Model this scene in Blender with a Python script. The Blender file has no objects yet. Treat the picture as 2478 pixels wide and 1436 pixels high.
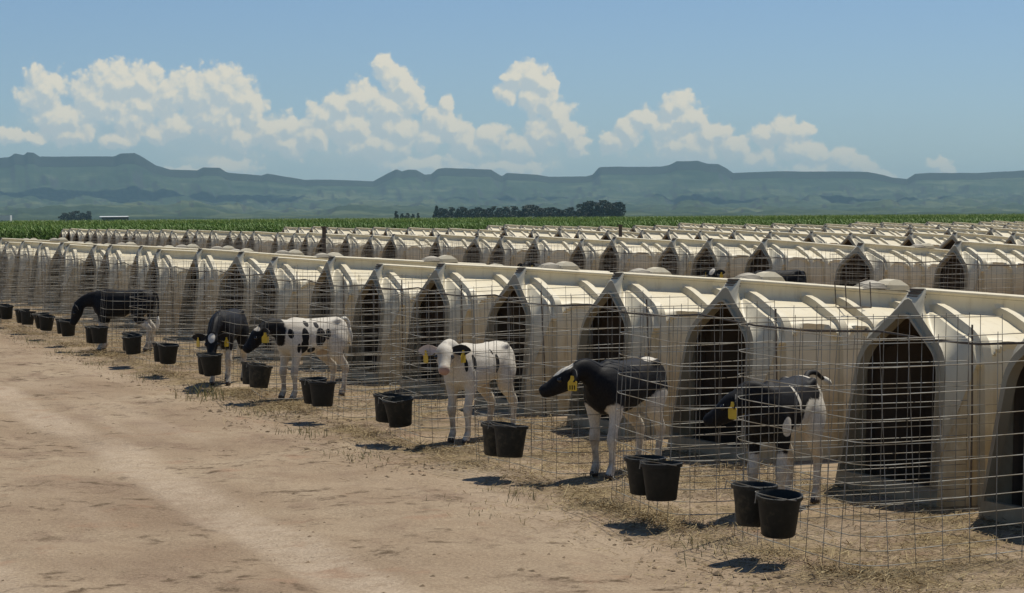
import bpy, bmesh, math, random
import numpy as np
from mathutils import Vector, Matrix, noise as mnoise
R = math.radians
random.seed(7); rng = np.random.default_rng(7)
scene = bpy.context.scene
COL = scene.collection
PI = math.pi

# ------------------------------------------------------------------ camera
# world: rows of hutches run along +Y, hutch ridges run along +X, camera stands at the origin
THETA = math.atan(2069/5250)          # camera bearing east of the row direction
CAM_H = 1.86
cam = bpy.data.cameras.new('camera'); camo = bpy.data.objects.new('camera', cam); COL.objects.link(camo)
cam.sensor_width = 36; cam.lens = 36*5250/2478; cam.clip_start = 0.1; cam.clip_end = 60000
PITCH = math.atan(195/5250); ROLL = 0.0065
fw = Vector((math.sin(THETA)*math.cos(PITCH), math.cos(THETA)*math.cos(PITCH), -math.sin(PITCH)))
rt0 = Vector((math.cos(THETA), -math.sin(THETA), 0)); up0 = rt0.cross(fw)
rt = rt0*math.cos(ROLL) - up0*math.sin(ROLL); up = rt.cross(fw)
m = Matrix((rt, up, -fw)).transposed().to_4x4(); m.translation = (0, 0, CAM_H)
camo.matrix_world = m
scene.camera = camo
scene.view_settings.view_transform = 'Standard'; scene.view_settings.look = 'None'
scene.view_settings.exposure = 0.0; scene.view_settings.gamma = 1.0

# ------------------------------------------------------------------ sun
SUN_EL = R(62); SUN_AZ = R(30)        # azimuth measured from +X towards +Y
sd = Vector((math.cos(SUN_EL)*math.cos(SUN_AZ), math.cos(SUN_EL)*math.sin(SUN_AZ), math.sin(SUN_EL)))
sl = bpy.data.lights.new('sun', 'SUN'); sl.energy = 4.1; sl.angle = R(0.53); sl.color = (1.0, 0.945, 0.83)
so = bpy.data.objects.new('sun', sl); COL.objects.link(so); so.rotation_euler = sd.to_track_quat('Z', 'Y').to_euler()

# ------------------------------------------------------------------ node helpers
class NT:
    def __init__(s, tree): s.t = tree; s.n = tree.nodes; s.l = tree.links
    def node(s, typ, **kw):
        n = s.n.new(typ)
        for k, v in kw.items(): setattr(n, k, v)
        return n
    def put(s, sock, v):
        if v is None: return
        if isinstance(v, bpy.types.NodeSocket): s.l.new(v, sock)
        else: sock.default_value = v
    def math(s, op, a, b=None, c=None, clamp=False):
        n = s.node('ShaderNodeMath', operation=op, use_clamp=clamp)
        s.put(n.inputs[0], a); s.put(n.inputs[1], b); s.put(n.inputs[2], c); return n.outputs[0]
    def vec(s, op, a, b=None, c=None, out=0):
        n = s.node('ShaderNodeVectorMath', operation=op)
        s.put(n.inputs[0], a); s.put(n.inputs[1], b); s.put(n.inputs[2], c); return n.outputs[out]
    def noise(s, vec, scale, detail=4, rough=0.55, dist=0.0, color=False):
        n = s.node('ShaderNodeTexNoise'); s.put(n.inputs['Vector'], vec)
        n.inputs['Scale'].default_value = scale; n.inputs['Detail'].default_value = detail
        n.inputs['Roughness'].default_value = rough; n.inputs['Distortion'].default_value = dist
        return n.outputs['Color' if color else 'Fac']
    def ramp(s, fac, stops, interp='LINEAR'):
        n = s.node('ShaderNodeValToRGB'); n.color_ramp.interpolation = interp
        e = n.color_ramp.elements
        while len(e) < len(stops): e.new(0.5)
        for q, (p, c) in zip(e, stops):
            q.position = p; q.color = (c if len(c) == 4 else (*c, 1)) if hasattr(c, '__len__') else (c, c, c, 1)
        s.put(n.inputs[0], fac); return n.outputs[0]
    def mix(s, fac, a, b, mode='MIX'):
        n = s.node('ShaderNodeMix', data_type='RGBA', blend_type=mode)
        s.put(n.inputs['Factor'], fac)
        s.put(n.inputs[6], a if isinstance(a, bpy.types.NodeSocket) else (*a, 1)[:4])
        s.put(n.inputs[7], b if isinstance(b, bpy.types.NodeSocket) else (*b, 1)[:4])
        return n.outputs[2]
    def smooth(s, v, a, b, t0=0.0, t1=1.0):
        n = s.node('ShaderNodeMapRange', interpolation_type='SMOOTHSTEP')
        s.put(n.inputs[0], v); n.inputs[1].default_value = a; n.inputs[2].default_value = b
        n.inputs[3].default_value = t0; n.inputs[4].default_value = t1; return n.outputs[0]
    def scale(s, v, sc):
        n = s.node('ShaderNodeMapping'); s.put(n.inputs['Vector'], v); n.inputs['Scale'].default_value = sc
        return n.outputs[0]

def material(name, rough=0.7, spec=0.3):
    mt = bpy.data.materials.new(name); mt.use_nodes = True
    nt = NT(mt.node_tree); b = mt.node_tree.nodes['Principled BSDF']
    b.inputs['Roughness'].default_value = rough; b.inputs['Specular IOR Level'].default_value = spec
    return mt, nt, b

# ------------------------------------------------------------------ sky with cumulus
world = bpy.data.worlds.new('World'); scene.world = world; world.use_nodes = True
w = NT(world.node_tree); w.n.clear()
outw = w.node('ShaderNodeOutputWorld'); bg = w.node('ShaderNodeBackground')
sky = w.node('ShaderNodeTexSky', sky_type='NISHITA', sun_disc=False, sun_elevation=SUN_EL,
             sun_rotation=PI/2-SUN_AZ, air_density=1.0, dust_density=0.6, ozone_density=1.6, altitude=1200)
tc = w.node('ShaderNodeTexCoord'); sep = w.node('ShaderNodeSeparateXYZ'); w.l.new(tc.outputs['Generated'], sep.inputs[0])
bearing = w.math('ARCTAN2', sep.outputs[0], sep.outputs[1])
hyp = w.math('SQRT', w.math('ADD', w.math('MULTIPLY', sep.outputs[0], sep.outputs[0]), w.math('MULTIPLY', sep.outputs[1], sep.outputs[1])))
elev = w.math('DIVIDE', sep.outputs[2], hyp)
# sky coordinates in units of about 1.1 degrees: u along the horizon, v above it
cu = w.math('MULTIPLY', w.math('TANGENT', w.math('SUBTRACT', bearing, THETA)), 52.5)
cv = w.math('MULTIPLY', elev, 52.5)
comb = w.node('ShaderNodeCombineXYZ'); w.l.new(cu, comb.inputs[0]); w.l.new(cv, comb.inputs[1])
P0 = comb.outputs[0]
# cumulus cells: bearing offset, elevation, half width, half height (same units)
CELLS = [(-11.35,3.35,.62,.62),(-10.9,2.65,.75,.55),(-10.15,3.15,.7,.6),(-9.65,3.55,.75,.55),(-9.05,3.55,.62,.5),(-9.25,2.7,.5,.55),(-8.75,2.35,.32,.28),(-9.0,2.95,.45,.4),
 (-8.35,3.25,.75,.55),(-7.7,3.35,.75,.6),(-7.05,3.45,.6,.55),(-6.6,3.1,.55,.5),(-7.2,2.75,.8,.5),(-6.45,2.8,.3,.35),(-8.2,2.6,.6,.4),
 (-6.25,2.4,.26,.35),(-5.85,2.0,.4,.35),(-5.35,2.2,.45,.35),(-6.5,1.85,.45,.28),(-5.4,1.75,.55,.3),(-4.95,2.0,.3,.3),
 (-4.55,2.4,.38,.35),(-4.15,2.65,.35,.35),(-3.65,2.85,.42,.36),(-3.1,3.65,.2,.22),(-2.85,3.35,.26,.32),(-2.55,3.1,.3,.36),(-2.4,2.75,.3,.32),(-3.0,2.55,.5,.42),(-3.9,2.15,.65,.38),(-2.7,2.1,.55,.35),(-4.6,1.95,.3,.3),
 (-1.55,2.65,.18,.2),(-1.75,2.3,.32,.32),(-1.4,2.1,.32,.3),(-2.0,1.9,.4,.3),(-1.0,1.75,.45,.3),(-3.2,1.7,.8,.3),
 (-.5,1.95,.32,.24),(-.1,2.95,.26,.22),(.15,3.35,.28,.26),(.5,3.4,.34,.26),(.85,3.15,.26,.26),(.9,2.75,.33,.3),(.5,2.8,.3,.3),(1.15,2.4,.34,.3),(1.4,2.0,.34,.3),(.75,2.0,.42,.32),(1.65,1.65,.3,.22),(.2,1.65,.6,.25),
 (2.5,1.75,.35,.25),(2.85,2.05,.36,.28),(3.25,2.3,.34,.26),(3.85,2.6,.26,.26),(4.15,2.7,.26,.26),(4.3,2.35,.36,.32),(3.7,2.1,.45,.32),(4.85,1.9,.4,.3),(5.4,1.6,.45,.26),(4.3,1.6,.7,.3),(5.95,1.35,.4,.22),
 (6.15,1.85,.3,.26),(6.6,2.05,.38,.26),(7.0,1.95,.28,.22),(6.85,1.55,.4,.3),(7.35,1.4,.32,.22),(8.0,1.3,.38,.24),(8.5,1.1,.38,.24),(8.95,.85,.28,.2),(7.3,.95,.7,.3),
 (10.3,1.2,.28,.14),(10.45,1.05,.2,.12),(-12.1,1.95,.35,.2),(-11.5,1.9,.25,.14),(-10.65,1.98,.45,.22),(-9.5,1.85,.42,.18),
 (-6.8,1.2,.6,.2),(-7.9,1.1,.45,.16),(-2.2,1.25,1.0,.22),(.0,1.15,.8,.2)]
CELLS = [(x+0.12, y-0.34, a*0.88, b*0.80) if (x < -6.5 and y > 2.2) else (x, y, a, b) for x, y, a, b in CELLS]
VEIL = [(-10.6,2.3,1.5,.7),(-7.6,2.2,1.7,.9),(-6.9,1.5,1.6,.7),(-3.4,1.5,2.2,.75),(-.2,1.4,2.2,.65),(4.6,1.3,2.4,.6),(7.6,.9,1.8,.5)]
SUNOFF = (0.10, 0.17, 0.0)
def chain(p, cells, rx=1.0):
    d = None
    for (x, y, a, b) in cells:
        a *= rx; b *= rx
        q = w.vec('MULTIPLY_ADD', p, (1/a, 1/b, 0), (-x/a, -y/b, 0))
        l = w.vec('LENGTH', q, out=1)
        d = l if d is None else w.math('SMOOTH_MIN', d, l, 0.22)
    return d
def puffs(p, sc):
    v = w.node('ShaderNodeTexVoronoi', feature='SMOOTH_F1', voronoi_dimensions='2D'); w.put(v.inputs['Vector'], p)
    v.inputs['Scale'].default_value = sc; v.inputs['Smoothness'].default_value = 0.35
    return w.math('SUBTRACT', v.outputs['Distance'], 0.38)
def field(p):
    wp = w.vec('MULTIPLY_ADD', w.vec('SUBTRACT', w.noise(p, 2.0, 5, 0.6, color=True), (0.5, 0.5, 0.5)), (0.42, 0.42, 0), p)
    nse = w.math('MULTIPLY', w.math('SUBTRACT', w.noise(p, 2.6, 8, 0.66), 0.5), 0.62)
    bump_ = w.math('ADD', w.math('MULTIPLY', puffs(wp, 2.5), 0.46), w.math('MULTIPLY', puffs(wp, 6.0), 0.27))
    return wp, w.math('ADD', w.math('ADD', chain(wp, CELLS, 1.36), nse), bump_), nse
warp, d0, nd = field(P0)
_, d1, _n = field(w.vec('ADD', P0, SUNOFF))
mask = w.smooth(d0, 1.08, 0.74)
lit = w.smooth(w.math('SUBTRACT', d1, d0), -0.22, 0.42)
veil = w.math('MULTIPLY', w.smooth(w.math('ADD', chain(warp, VEIL), nd), 1.15, 0.2), 0.42)
high = w.smooth(cv, 0.5, 2.2, 0.62, 0.98)
alpha = w.math('MAXIMUM', w.math('MULTIPLY', w.math('MULTIPLY', mask, high), w.smooth(lit, 0.0, 0.45, 0.86, 1.0)), veil)
skyc = w.mix(1.0, sky.outputs[0], (0.83, 0.96, 1.14), 'MULTIPLY')
skyb = w.node('ShaderNodeVectorMath', operation='SCALE'); w.l.new(skyc, skyb.inputs[0]); skyb.inputs['Scale'].default_value = 0.074
cloudc = w.mix(lit, (0.56, 0.605, 0.60), (0.84, 0.775, 0.63))
fin = w.mix(alpha, skyb.outputs[0], cloudc)
w.l.new(fin, bg.inputs[0]); bg.inputs[1].default_value = 1.0
w.l.new(bg.outputs[0], outw.inputs[0])
world.cycles.sampling_method = 'MANUAL'; world.cycles.sample_map_resolution = 512

# ------------------------------------------------------------------ object helpers
def tag(o, label=None, cat=None, group=None, kind=None):
    if label: o['label'] = label
    if cat: o['category'] = cat
    if group: o['group'] = group
    if kind: o['kind'] = kind
    return o
def link(name, me, mat=None, parent=None, loc=None):
    o = bpy.data.objects.new(name, me); COL.objects.link(o)
    if mat and me and not me.materials: me.materials.append(mat)
    if parent: o.parent = parent
    if loc: o.location = loc
    return o
def empty(name, loc=(0, 0, 0), rz=0):
    o = bpy.data.objects.new(name, None); COL.objects.link(o); o.empty_display_size = 0.2
    o.location = loc; o.rotation_euler = (0, 0, rz); return o
def mesh(name, v, f, smooth=False, sharp=None):
    me = bpy.data.meshes.new(name)
    me.from_pydata([tuple(map(float, p)) for p in v], [], [tuple(map(int, q)) for q in f]); me.update()
    if smooth: me.polygons.foreach_set('use_smooth', [True]*len(me.polygons))
    if sharp is not None: me.set_sharp_from_angle(angle=sharp)
    return me
def np_mesh(name, v, f, smooth=False):
    """v (n,3), f (m,k) arrays"""
    v = np.asarray(v, np.float32); f = np.asarray(f, np.int32); k = f.shape[1]
    me = bpy.data.meshes.new(name)
    me.vertices.add(len(v)); me.vertices.foreach_set('co', v.ravel())
    me.loops.add(f.size); me.loops.foreach_set('vertex_index', f.ravel())
    me.polygons.add(len(f)); me.polygons.foreach_set('loop_start', np.arange(0, f.size, k, dtype=np.int32))
    me.polygons.foreach_set('use_smooth', np.full(len(f), smooth)); me.update(calc_edges=True); me.validate()
    return me
def copy_tree(o, parent=None):
    c = o.copy(); COL.objects.link(c)
    if parent: c.parent = parent
    for ch in list(KIDS.get(o.name, [])): copy_child(ch, c)
    return c
KIDS = {}
def kid(o, parent):
    o.parent = parent; KIDS.setdefault(parent.name, []).append(o); return o
def copy_child(o, parent):
    c = o.copy(); COL.objects.link(c); c.parent = parent; KIDS.setdefault(parent.name, []).append(c)
    for ch in list(KIDS.get(o.name, [])): copy_child(ch, c)
class MB:
    def __init__(s): s.v = []; s.f = []
    def add(s, v, f):
        b = len(s.v); s.v += [tuple(p) for p in v]; s.f += [tuple(i+b for i in q) for q in f]
    def box(s, c, d, rot=None):
        pts = [Vector((sx*d[0]/2, sy*d[1]/2, sz*d[2]/2)) for sx in (-1, 1) for sy in (-1, 1) for sz in (-1, 1)]
        if rot is not None: pts = [rot @ p for p in pts]
        s.add([p+Vector(c) for p in pts], [(0, 1, 3, 2), (4, 6, 7, 5), (0, 4, 5, 1), (2, 3, 7, 6), (0, 2, 6, 4), (1, 5, 7, 3)])
    def tube(s, pts, r, k=5, closed=False):
        pts = [Vector(p) for p in pts]; n = len(pts); rr = r if hasattr(r, '__len__') else [r]*n
        vs = []; prev = None
        for i, p in enumerate(pts):
            t = (pts[(i+1) % n]-pts[i-1]) if closed else (pts[min(i+1, n-1)]-pts[max(i-1, 0)])
            t.normalize()
            a = prev - t*prev.dot(t) if prev is not None else t.cross(Vector((0.31, 0.17, 0.93)))
            if a.length < 1e-6: a = t.orthogonal()
            a.normalize(); prev = a; b = t.cross(a)
            vs += [p+(a*math.cos(2*PI*j/k)+b*math.sin(2*PI*j/k))*rr[i] for j in range(k)]
        fs = [(i*k+j, i*k+(j+1) % k, ((i+1) % n)*k+(j+1) % k, ((i+1) % n)*k+j) for i in range(n if closed else n-1) for j in range(k)]
        if not closed: fs += [tuple(range(k))[::-1], tuple((n-1)*k+j for j in range(k))]
        s.add(vs, fs)
    def lathe(s, prof, k=24, c=(0, 0, 0)):
        n = len(prof)
        vs = [(c[0]+r*math.cos(2*PI*j/k), c[1]+r*math.sin(2*PI*j/k), c[2]+z) for (r, z) in prof for j in range(k)]
        s.add(vs, [(i*k+j, i*k+(j+1) % k, (i+1)*k+(j+1) % k, (i+1)*k+j) for i in range(n-1) for j in range(k)])
    def mesh(s, name, smooth=False, sharp=None): return mesh(name, s.v, s.f, smooth, sharp)

def vnoise(x, y, seed=0):
    """value noise on arrays"""
    xi = np.floor(x).astype(np.int64); yi = np.floor(y).astype(np.int64); fx = x-xi; fy = y-yi
    fx = fx*fx*(3-2*fx); fy = fy*fy*(3-2*fy)
    def h(a, b):
        n = (a*374761393+b*668265263+seed*974634777) & 0x7fffffff
        n = ((n ^ (n >> 13))*1274126177) & 0x7fffffff
        return ((n ^ (n >> 16)) & 0xffff)/65535.0
    return (h(xi, yi)*(1-fx)+h(xi+1, yi)*fx)*(1-fy)+(h(xi, yi+1)*(1-fx)+h(xi+1, yi+1)*fx)*fy
def fbm(x, y, seed=0, o=4):
    s = 0; a = 1; t = 0
    for i in range(o): s = s+a*(vnoise(x*2**i, y*2**i, seed+i)-0.5); t += a; a *= 0.5
    return s/t

# ------------------------------------------------------------------ materials
M = {}
def plastic(name, base, dirt_shade_col, rough):
    mt, n, b = material(name, rough, 0.35)
    g = n.node('ShaderNodeNewGeometry'); oi = n.node('ShaderNodeObjectInfo'); t = n.node('ShaderNodeTexCoord')
    ob = n.vec('ADD', t.outputs['Object'], n.vec('SCALE', n.vec('MULTIPLY', oi.outputs['Random'], (1, 1, 1)), (0, 0, 0)))
    shift = n.node('ShaderNodeCombineXYZ'); n.l.new(n.math('MULTIPLY', oi.outputs['Random'], 37.0), shift.inputs[0])
    p = n.vec('ADD', t.outputs['Object'], shift.outputs[0])
    sp = n.node('ShaderNodeSeparateXYZ'); n.l.new(t.outputs['Object'], sp.inputs[0])
    big = n.noise(p, 2.2, 5, 0.6)
    streak = n.noise(n.scale(p, (9, 9, 0.9)), 1.6, 5, 0.65)
    speck = n.noise(p, 46, 3, 0.6)
    low = n.smooth(sp.outputs[2], 0.95, 0.30)  # lower-wall brown: splash stains, strengthened to paint in the walls' shade
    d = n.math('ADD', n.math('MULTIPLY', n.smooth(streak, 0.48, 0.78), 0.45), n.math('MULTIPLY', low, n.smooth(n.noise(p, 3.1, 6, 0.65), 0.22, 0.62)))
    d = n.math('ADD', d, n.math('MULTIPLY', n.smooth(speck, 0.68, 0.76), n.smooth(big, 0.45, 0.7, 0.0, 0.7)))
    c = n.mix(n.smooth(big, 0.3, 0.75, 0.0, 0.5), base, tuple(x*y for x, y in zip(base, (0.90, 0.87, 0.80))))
    c = n.mix(n.math('MULTIPLY', d, 0.7, clamp=True), c, dirt_shade_col)
    v = n.math('MULTIPLY_ADD', oi.outputs['Random'], 0.14, 0.91)
    c = n.mix(1.0, c, n.ramp(v, [(0, 0), (1, 1)]), 'MULTIPLY')
    n.l.new(c, b.inputs['Base Color'])
    bp = n.node('ShaderNodeBump'); bp.inputs['Strength'].default_value = 0.15; bp.inputs['Distance'].default_value = 0.01
    n.l.new(n.noise(p, 14, 3), bp.inputs['Height']); n.l.new(bp.outputs[0], b.inputs['Normal'])
    return mt
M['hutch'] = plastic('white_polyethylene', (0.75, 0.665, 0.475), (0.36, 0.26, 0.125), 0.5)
M['cap'] = plastic('dirty_ridge_end', (0.17, 0.135, 0.10), (0.08, 0.06, 0.045), 0.8)
M['vent'] = plastic('weathered_vent_cap', (0.46, 0.41, 0.32), (0.20, 0.17, 0.13), 0.6)

mt, n, b = material('galvanised_wire', 0.65, 0.35); b.inputs['Metallic'].default_value = 0.0
t = n.node('ShaderNodeTexCoord'); nn = n.noise(t.outputs['Object'], 7, 3)
n.l.new(n.ramp(nn, [(0.35, (0.38, 0.37, 0.32)), (0.62, (0.20, 0.16, 0.10))]), b.inputs['Base Color']); M['wire'] = mt
mt, n, b = material('rusty_steel', 0.8)
t = n.node('ShaderNodeTexCoord'); n.l.new(n.ramp(n.noise(t.outputs['Object'], 20, 4), [(0.3, (0.08, 0.065, 0.05)), (0.7, (0.17, 0.13, 0.09))]), b.inputs['Base Color']); M['steel'] = mt
mt, n, b = material('black_rubber', 0.6, 0.25); oi = n.node('ShaderNodeObjectInfo')
t = n.node('ShaderNodeTexCoord'); n.l.new(n.ramp(n.math('ADD', n.noise(t.outputs['Object'], 11, 5, 0.65), n.math('MULTIPLY_ADD', oi.outputs['Random'], 0.3, -0.12)), [(0.35, (0.012, 0.013, 0.011)), (0.62, (0.022, 0.022, 0.018)), (0.8, (0.07, 0.06, 0.04))]), b.inputs['Base Color']); M['rubber'] = mt
mt, n, b = material('calf_feed', 0.9)
t = n.node('ShaderNodeTexCoord'); n.l.new(n.ramp(n.noise(t.outputs['Object'], 60, 3), [(0.3, (0.12, 0.10, 0.03)), (0.7, (0.36, 0.32, 0.12))]), b.inputs['Base Color']); M['feed'] = mt
mt, n, b = material('milk_or_water', 0.08, 0.5); b.inputs['Base Color'].default_value = (0.03, 0.03, 0.025, 1); M['water'] = mt
mt, n, b = material('yellow_tag', 0.4); 
t = n.node('ShaderNodeTexCoord'); n.l.new(n.ramp(n.noise(t.outputs['Object'], 30, 2), [(0.3, (0.62, 0.40, 0.03)), (0.7, (0.75, 0.52, 0.05))]), b.inputs['Base Color']); M['tag'] = mt
mt, n, b = material('black_ink', 0.8); b.inputs['Base Color'].default_value = (0.03, 0.025, 0.01, 1); M['ink'] = mt
mt, n, b = material('eye', 0.08, 0.6); b.inputs['Base Color'].default_value = (0.012, 0.009, 0.007, 1); M['eye'] = mt

# dirt, one recipe for the yard and the lane (in world coordinates)
mt, n, b = material('dry_dirt', 0.95, 0.1)
g = n.node('ShaderNodeNewGeometry'); p = g.outputs['Position']
sp = n.node('ShaderNodeSeparateXYZ'); n.l.new(p, sp.inputs[0])
a1 = n.noise(p, 0.55, 6, 0.62, 0.4); a2 = n.noise(n.scale(p, (1.5, 0.8, 1)), 0.9, 7, 0.7, 0.3); a3 = n.noise(p, 5.5, 6, 0.68); a4 = n.noise(p, 55, 5, 0.7)
c = n.ramp(a1, [(0.30, (0.30, 0.216, 0.143)), (0.48, (0.385, 0.290, 0.195)), (0.66, (0.46, 0.36, 0.248))])
c = n.mix(n.smooth(a2, 0.50, 0.66, 0.0, 0.6), c, (0.255, 0.175, 0.12))
lump = n.math('MULTIPLY', n.smooth(a3, 0.50, 0.66), n.smooth(n.noise(p, 0.8, 4, 0.6), 0.44, 0.58))
c = n.mix(n.math('MULTIPLY', lump, 1.0), c, (0.13, 0.09, 0.055))
rut = n.noise(n.scale(p, (1.7, 0.12, 1)), 1.0, 4, 0.55, 0.2)
c = n.mix(n.smooth(rut, 0.52, 0.68, 0.0, 0.40), c, (0.48, 0.375, 0.27))
wx = n.math('ADD', sp.outputs[0], n.math('MULTIPLY', n.math('SUBTRACT', n.noise(n.scale(p, (0, 0.12, 0)), 1.0, 3), 0.5), 1.1))
trk = None
for xc in (3.35, 1.55, 0.2, -1.6):
    t_ = n.smooth(n.math('ABSOLUTE', n.math('SUBTRACT', wx, xc)), 0.30, 0.10)
    trk = t_ if trk is None else n.math('MAXIMUM', trk, t_)
c = n.mix(n.math('MULTIPLY', trk, n.math('MULTIPLY', n.smooth(a3, 0.35, 0.6, 0.3, 0.8), n.smooth(n.noise(p, 0.35, 4, 0.6), 0.28, 0.52))), c, (0.54, 0.43, 0.315))
c = n.mix(n.smooth(n.noise(p, 1.7, 5, 0.6), 0.58, 0.70, 0.0, 0.5), c, (0.36, 0.22, 0.14))
c = n.mix(n.smooth(a4, 0.36, 0.66, 0.0, 0.75), n.mix(1.0, c, (0.74, 0.72, 0.70), 'MULTIPLY'), n.mix(1.0, c, (1.15, 1.15, 1.13), 'MULTIPLY'))
crumb = n.math('MULTIPLY', n.smooth(n.noise(p, 22, 6, 0.75), 0.56, 0.66), n.smooth(n.noise(p, 1.1, 5, 0.65), 0.42, 0.60))
c = n.mix(n.math('MULTIPLY', crumb, 0.7), c, (0.15, 0.105, 0.065))
# trampled bedding in the strip where the pens stand
pen = n.math('MULTIPLY', n.smooth(sp.outputs[0], 5.0, 5.6), n.smooth(sp.outputs[0], 9.5, 8.0))
pen = n.math('MULTIPLY', pen, n.smooth(n.noise(p, 1.3, 5, 0.65), 0.42, 0.62, 0.0, 0.8))
c = n.mix(pen, c, n.ramp(n.noise(p, 9, 5, 0.7), [(0.32, (0.10, 0.075, 0.04)), (0.55, (0.27, 0.20, 0.10)), (0.75, (0.44, 0.35, 0.18))]))
# beyond the yard: grass plain
far = n.smooth(sp.outputs[1], 112, 122)
c = n.mix(far, c, n.ramp(n.noise(p, 0.012, 6, 0.6), [(0.3, (0.10, 0.125, 0.05)), (0.7, (0.17, 0.18, 0.085))]))
n.l.new(c, b.inputs['Base Color'])
bp = n.node('ShaderNodeBump'); bp.inputs['Strength'].default_value = 0.6; bp.inputs['Distance'].default_value = 0.03
n.l.new(n.math('ADD', n.math('MULTIPLY', a3, 0.8), n.math('MULTIPLY', a4, 0.5)), bp.inputs['Height']); n.l.new(bp.outputs[0], b.inputs['Normal'])
M['dirt'] = mt

def leafy(name, stops, scale, rough=0.6):
    mt, n, b = material(name, rough, 0.25)
    at = n.node('ShaderNodeAttribute', attribute_name='tint'); g = n.node('ShaderNodeNewGeometry')
    f = n.math('ADD', n.math('MULTIPLY', at.outputs['Fac'], 0.7), n.math('MULTIPLY', n.noise(g.outputs['Position'], scale, 3), 0.3))
    n.l.new(n.ramp(f, stops), b.inputs['Base Color']); return mt
M['corn'] = leafy('corn_leaf', [(0.1, (0.06, 0.125, 0.02)), (0.5, (0.125, 0.225, 0.032)), (0.85, (0.25, 0.32, 0.055)), (1.0, (0.34, 0.32, 0.09))], 0.3)
M['tree'] = leafy('dark_foliage', [(0.1, (0.014, 0.024, 0.012)), (0.6, (0.03, 0.047, 0.02)), (1.0, (0.065, 0.085, 0.03))], 0.05)
M['weed'] = leafy('weed', [(0.1, (0.13, 0.14, 0.04)), (1.0, (0.32, 0.27, 0.12))], 3)
M['straw'] = leafy('straw', [(0.0, (0.11, 0.08, 0.04)), (0.5, (0.27, 0.19, 0.09)), (1.0, (0.52, 0.41, 0.21))], 9, 0.8)
M['clod'] = leafy('clod', [(0.0, (0.10, 0.07, 0.04)), (1.0, (0.36, 0.26, 0.16))], 6, 0.95)
mt, n, b = material('bark', 0.9); b.inputs['Base Color'].default_value = (0.06, 0.045, 0.03, 1); M['bark'] = mt

mt, n, b = material('hill_grass', 0.95, 0.05)
g = n.node('ShaderNodeNewGeometry'); p = g.outputs['Position']; sp = n.node('ShaderNodeSeparateXYZ'); n.l.new(p, sp.inputs[0])
q = n.noise(p, 0.0024, 9, 0.72); q2 = n.noise(n.scale(p, (1, 1, 22)), 0.0022, 7, 0.7)
c = n.ramp(q, [(0.34, (0.016, 0.032, 0.018)), (0.5, (0.055, 0.078, 0.040)), (0.64, (0.135, 0.15, 0.078))])
c = n.mix(n.smooth(q2, 0.46, 0.60, 0.0, 0.85), c, (0.035, 0.055, 0.032))
sl_ = n.node('ShaderNodeSeparateXYZ'); n.l.new(g.outputs['True Normal'], sl_.inputs[0])
c = n.mix(n.smooth(sl_.outputs[2], 0.95, 0.86, 0.0, 0.75), c, (0.045, 0.045, 0.045))
n.l.new(c, b.inputs['Base Color']); M['hill'] = mt
mt, n, b = material('cloud_white', 1.0, 0.0); b.inputs['Base Color'].default_value = (0.8, 0.8, 0.8, 1); M['cloud'] = mt
mt, n, b = material('white_sheet_metal', 0.5); b.inputs['Base Color'].default_value = (0.72, 0.72, 0.70, 1); M['tin'] = mt
mt, n, b = material('dark_wall', 0.8); b.inputs['Base Color'].default_value = (0.10, 0.10, 0.09, 1); M['wall'] = mt

# ------------------------------------------------------------------ ground, lane, hills
def gz(x, y):
    x = np.asarray(x, float); y = np.asarray(y, float)
    amp = np.clip((6.2-x)/1.5, 0.10, 1)*np.clip((60-y)/20, 0, 1)
    rut = 0.018*(np.exp(-((x-3.1)/0.22)**2)+np.exp(-((x-1.35)/0.22)**2)+np.exp(-((x+0.9)/0.25)**2))
    return amp*(0.075*fbm(x*0.9, y*0.55, 3, 4)+0.05*fbm(x*3.1, y*2.2, 11, 3)-rut*(0.6+fbm(x*0.3, y*0.3, 5)))
xs = np.concatenate([[-16000, -5000, -1500, -500, -150, -60, -30, -15], np.arange(-8, 9.01, 0.09), [9.5, 12, 20, 40, 80, 160, 500, 1500, 5000, 16000]])
ys = np.concatenate([[-3000, -200, -20, 0, 3, 6], np.arange(7, 34, 0.11), np.arange(34, 62, 0.5), [64, 70, 80, 95, 112, 114, 122, 124, 200, 400, 900, 2000, 5000, 10000, 16000]])
GX, GY = np.meshgrid(xs, ys); GZ = gz(GX, GY)
idx = np.arange(GX.size).reshape(GX.shape)
quads = np.stack([idx[:-1, :-1], idx[:-1, 1:], idx[1:, 1:], idx[1:, :-1]], -1).reshape(-1, 4)
gv = np.stack([GX, GY, GZ], -1).reshape(-1, 3)
ground = link('ground', np_mesh('ground', gv, quads, True), M['dirt']); tag(ground, kind='structure')
ix = np.where((xs >= -8.01) & (xs <= 4.85))[0]; iy = np.where((ys >= 3) & (ys <= 112))[0]
sub = idx[np.ix_(iy, ix)]; k = np.arange(sub.size).reshape(sub.shape)
rq = np.stack([k[:-1, :-1], k[:-1, 1:], k[1:, 1:], k[1:, :-1]], -1).reshape(-1, 4)
rv = gv[sub.ravel()].copy(); rv[:, 2] += 0.005
road = link('dirt_road', np_mesh('dirt_road', rv, rq, True), M['dirt']); tag(road, kind='structure')

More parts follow.
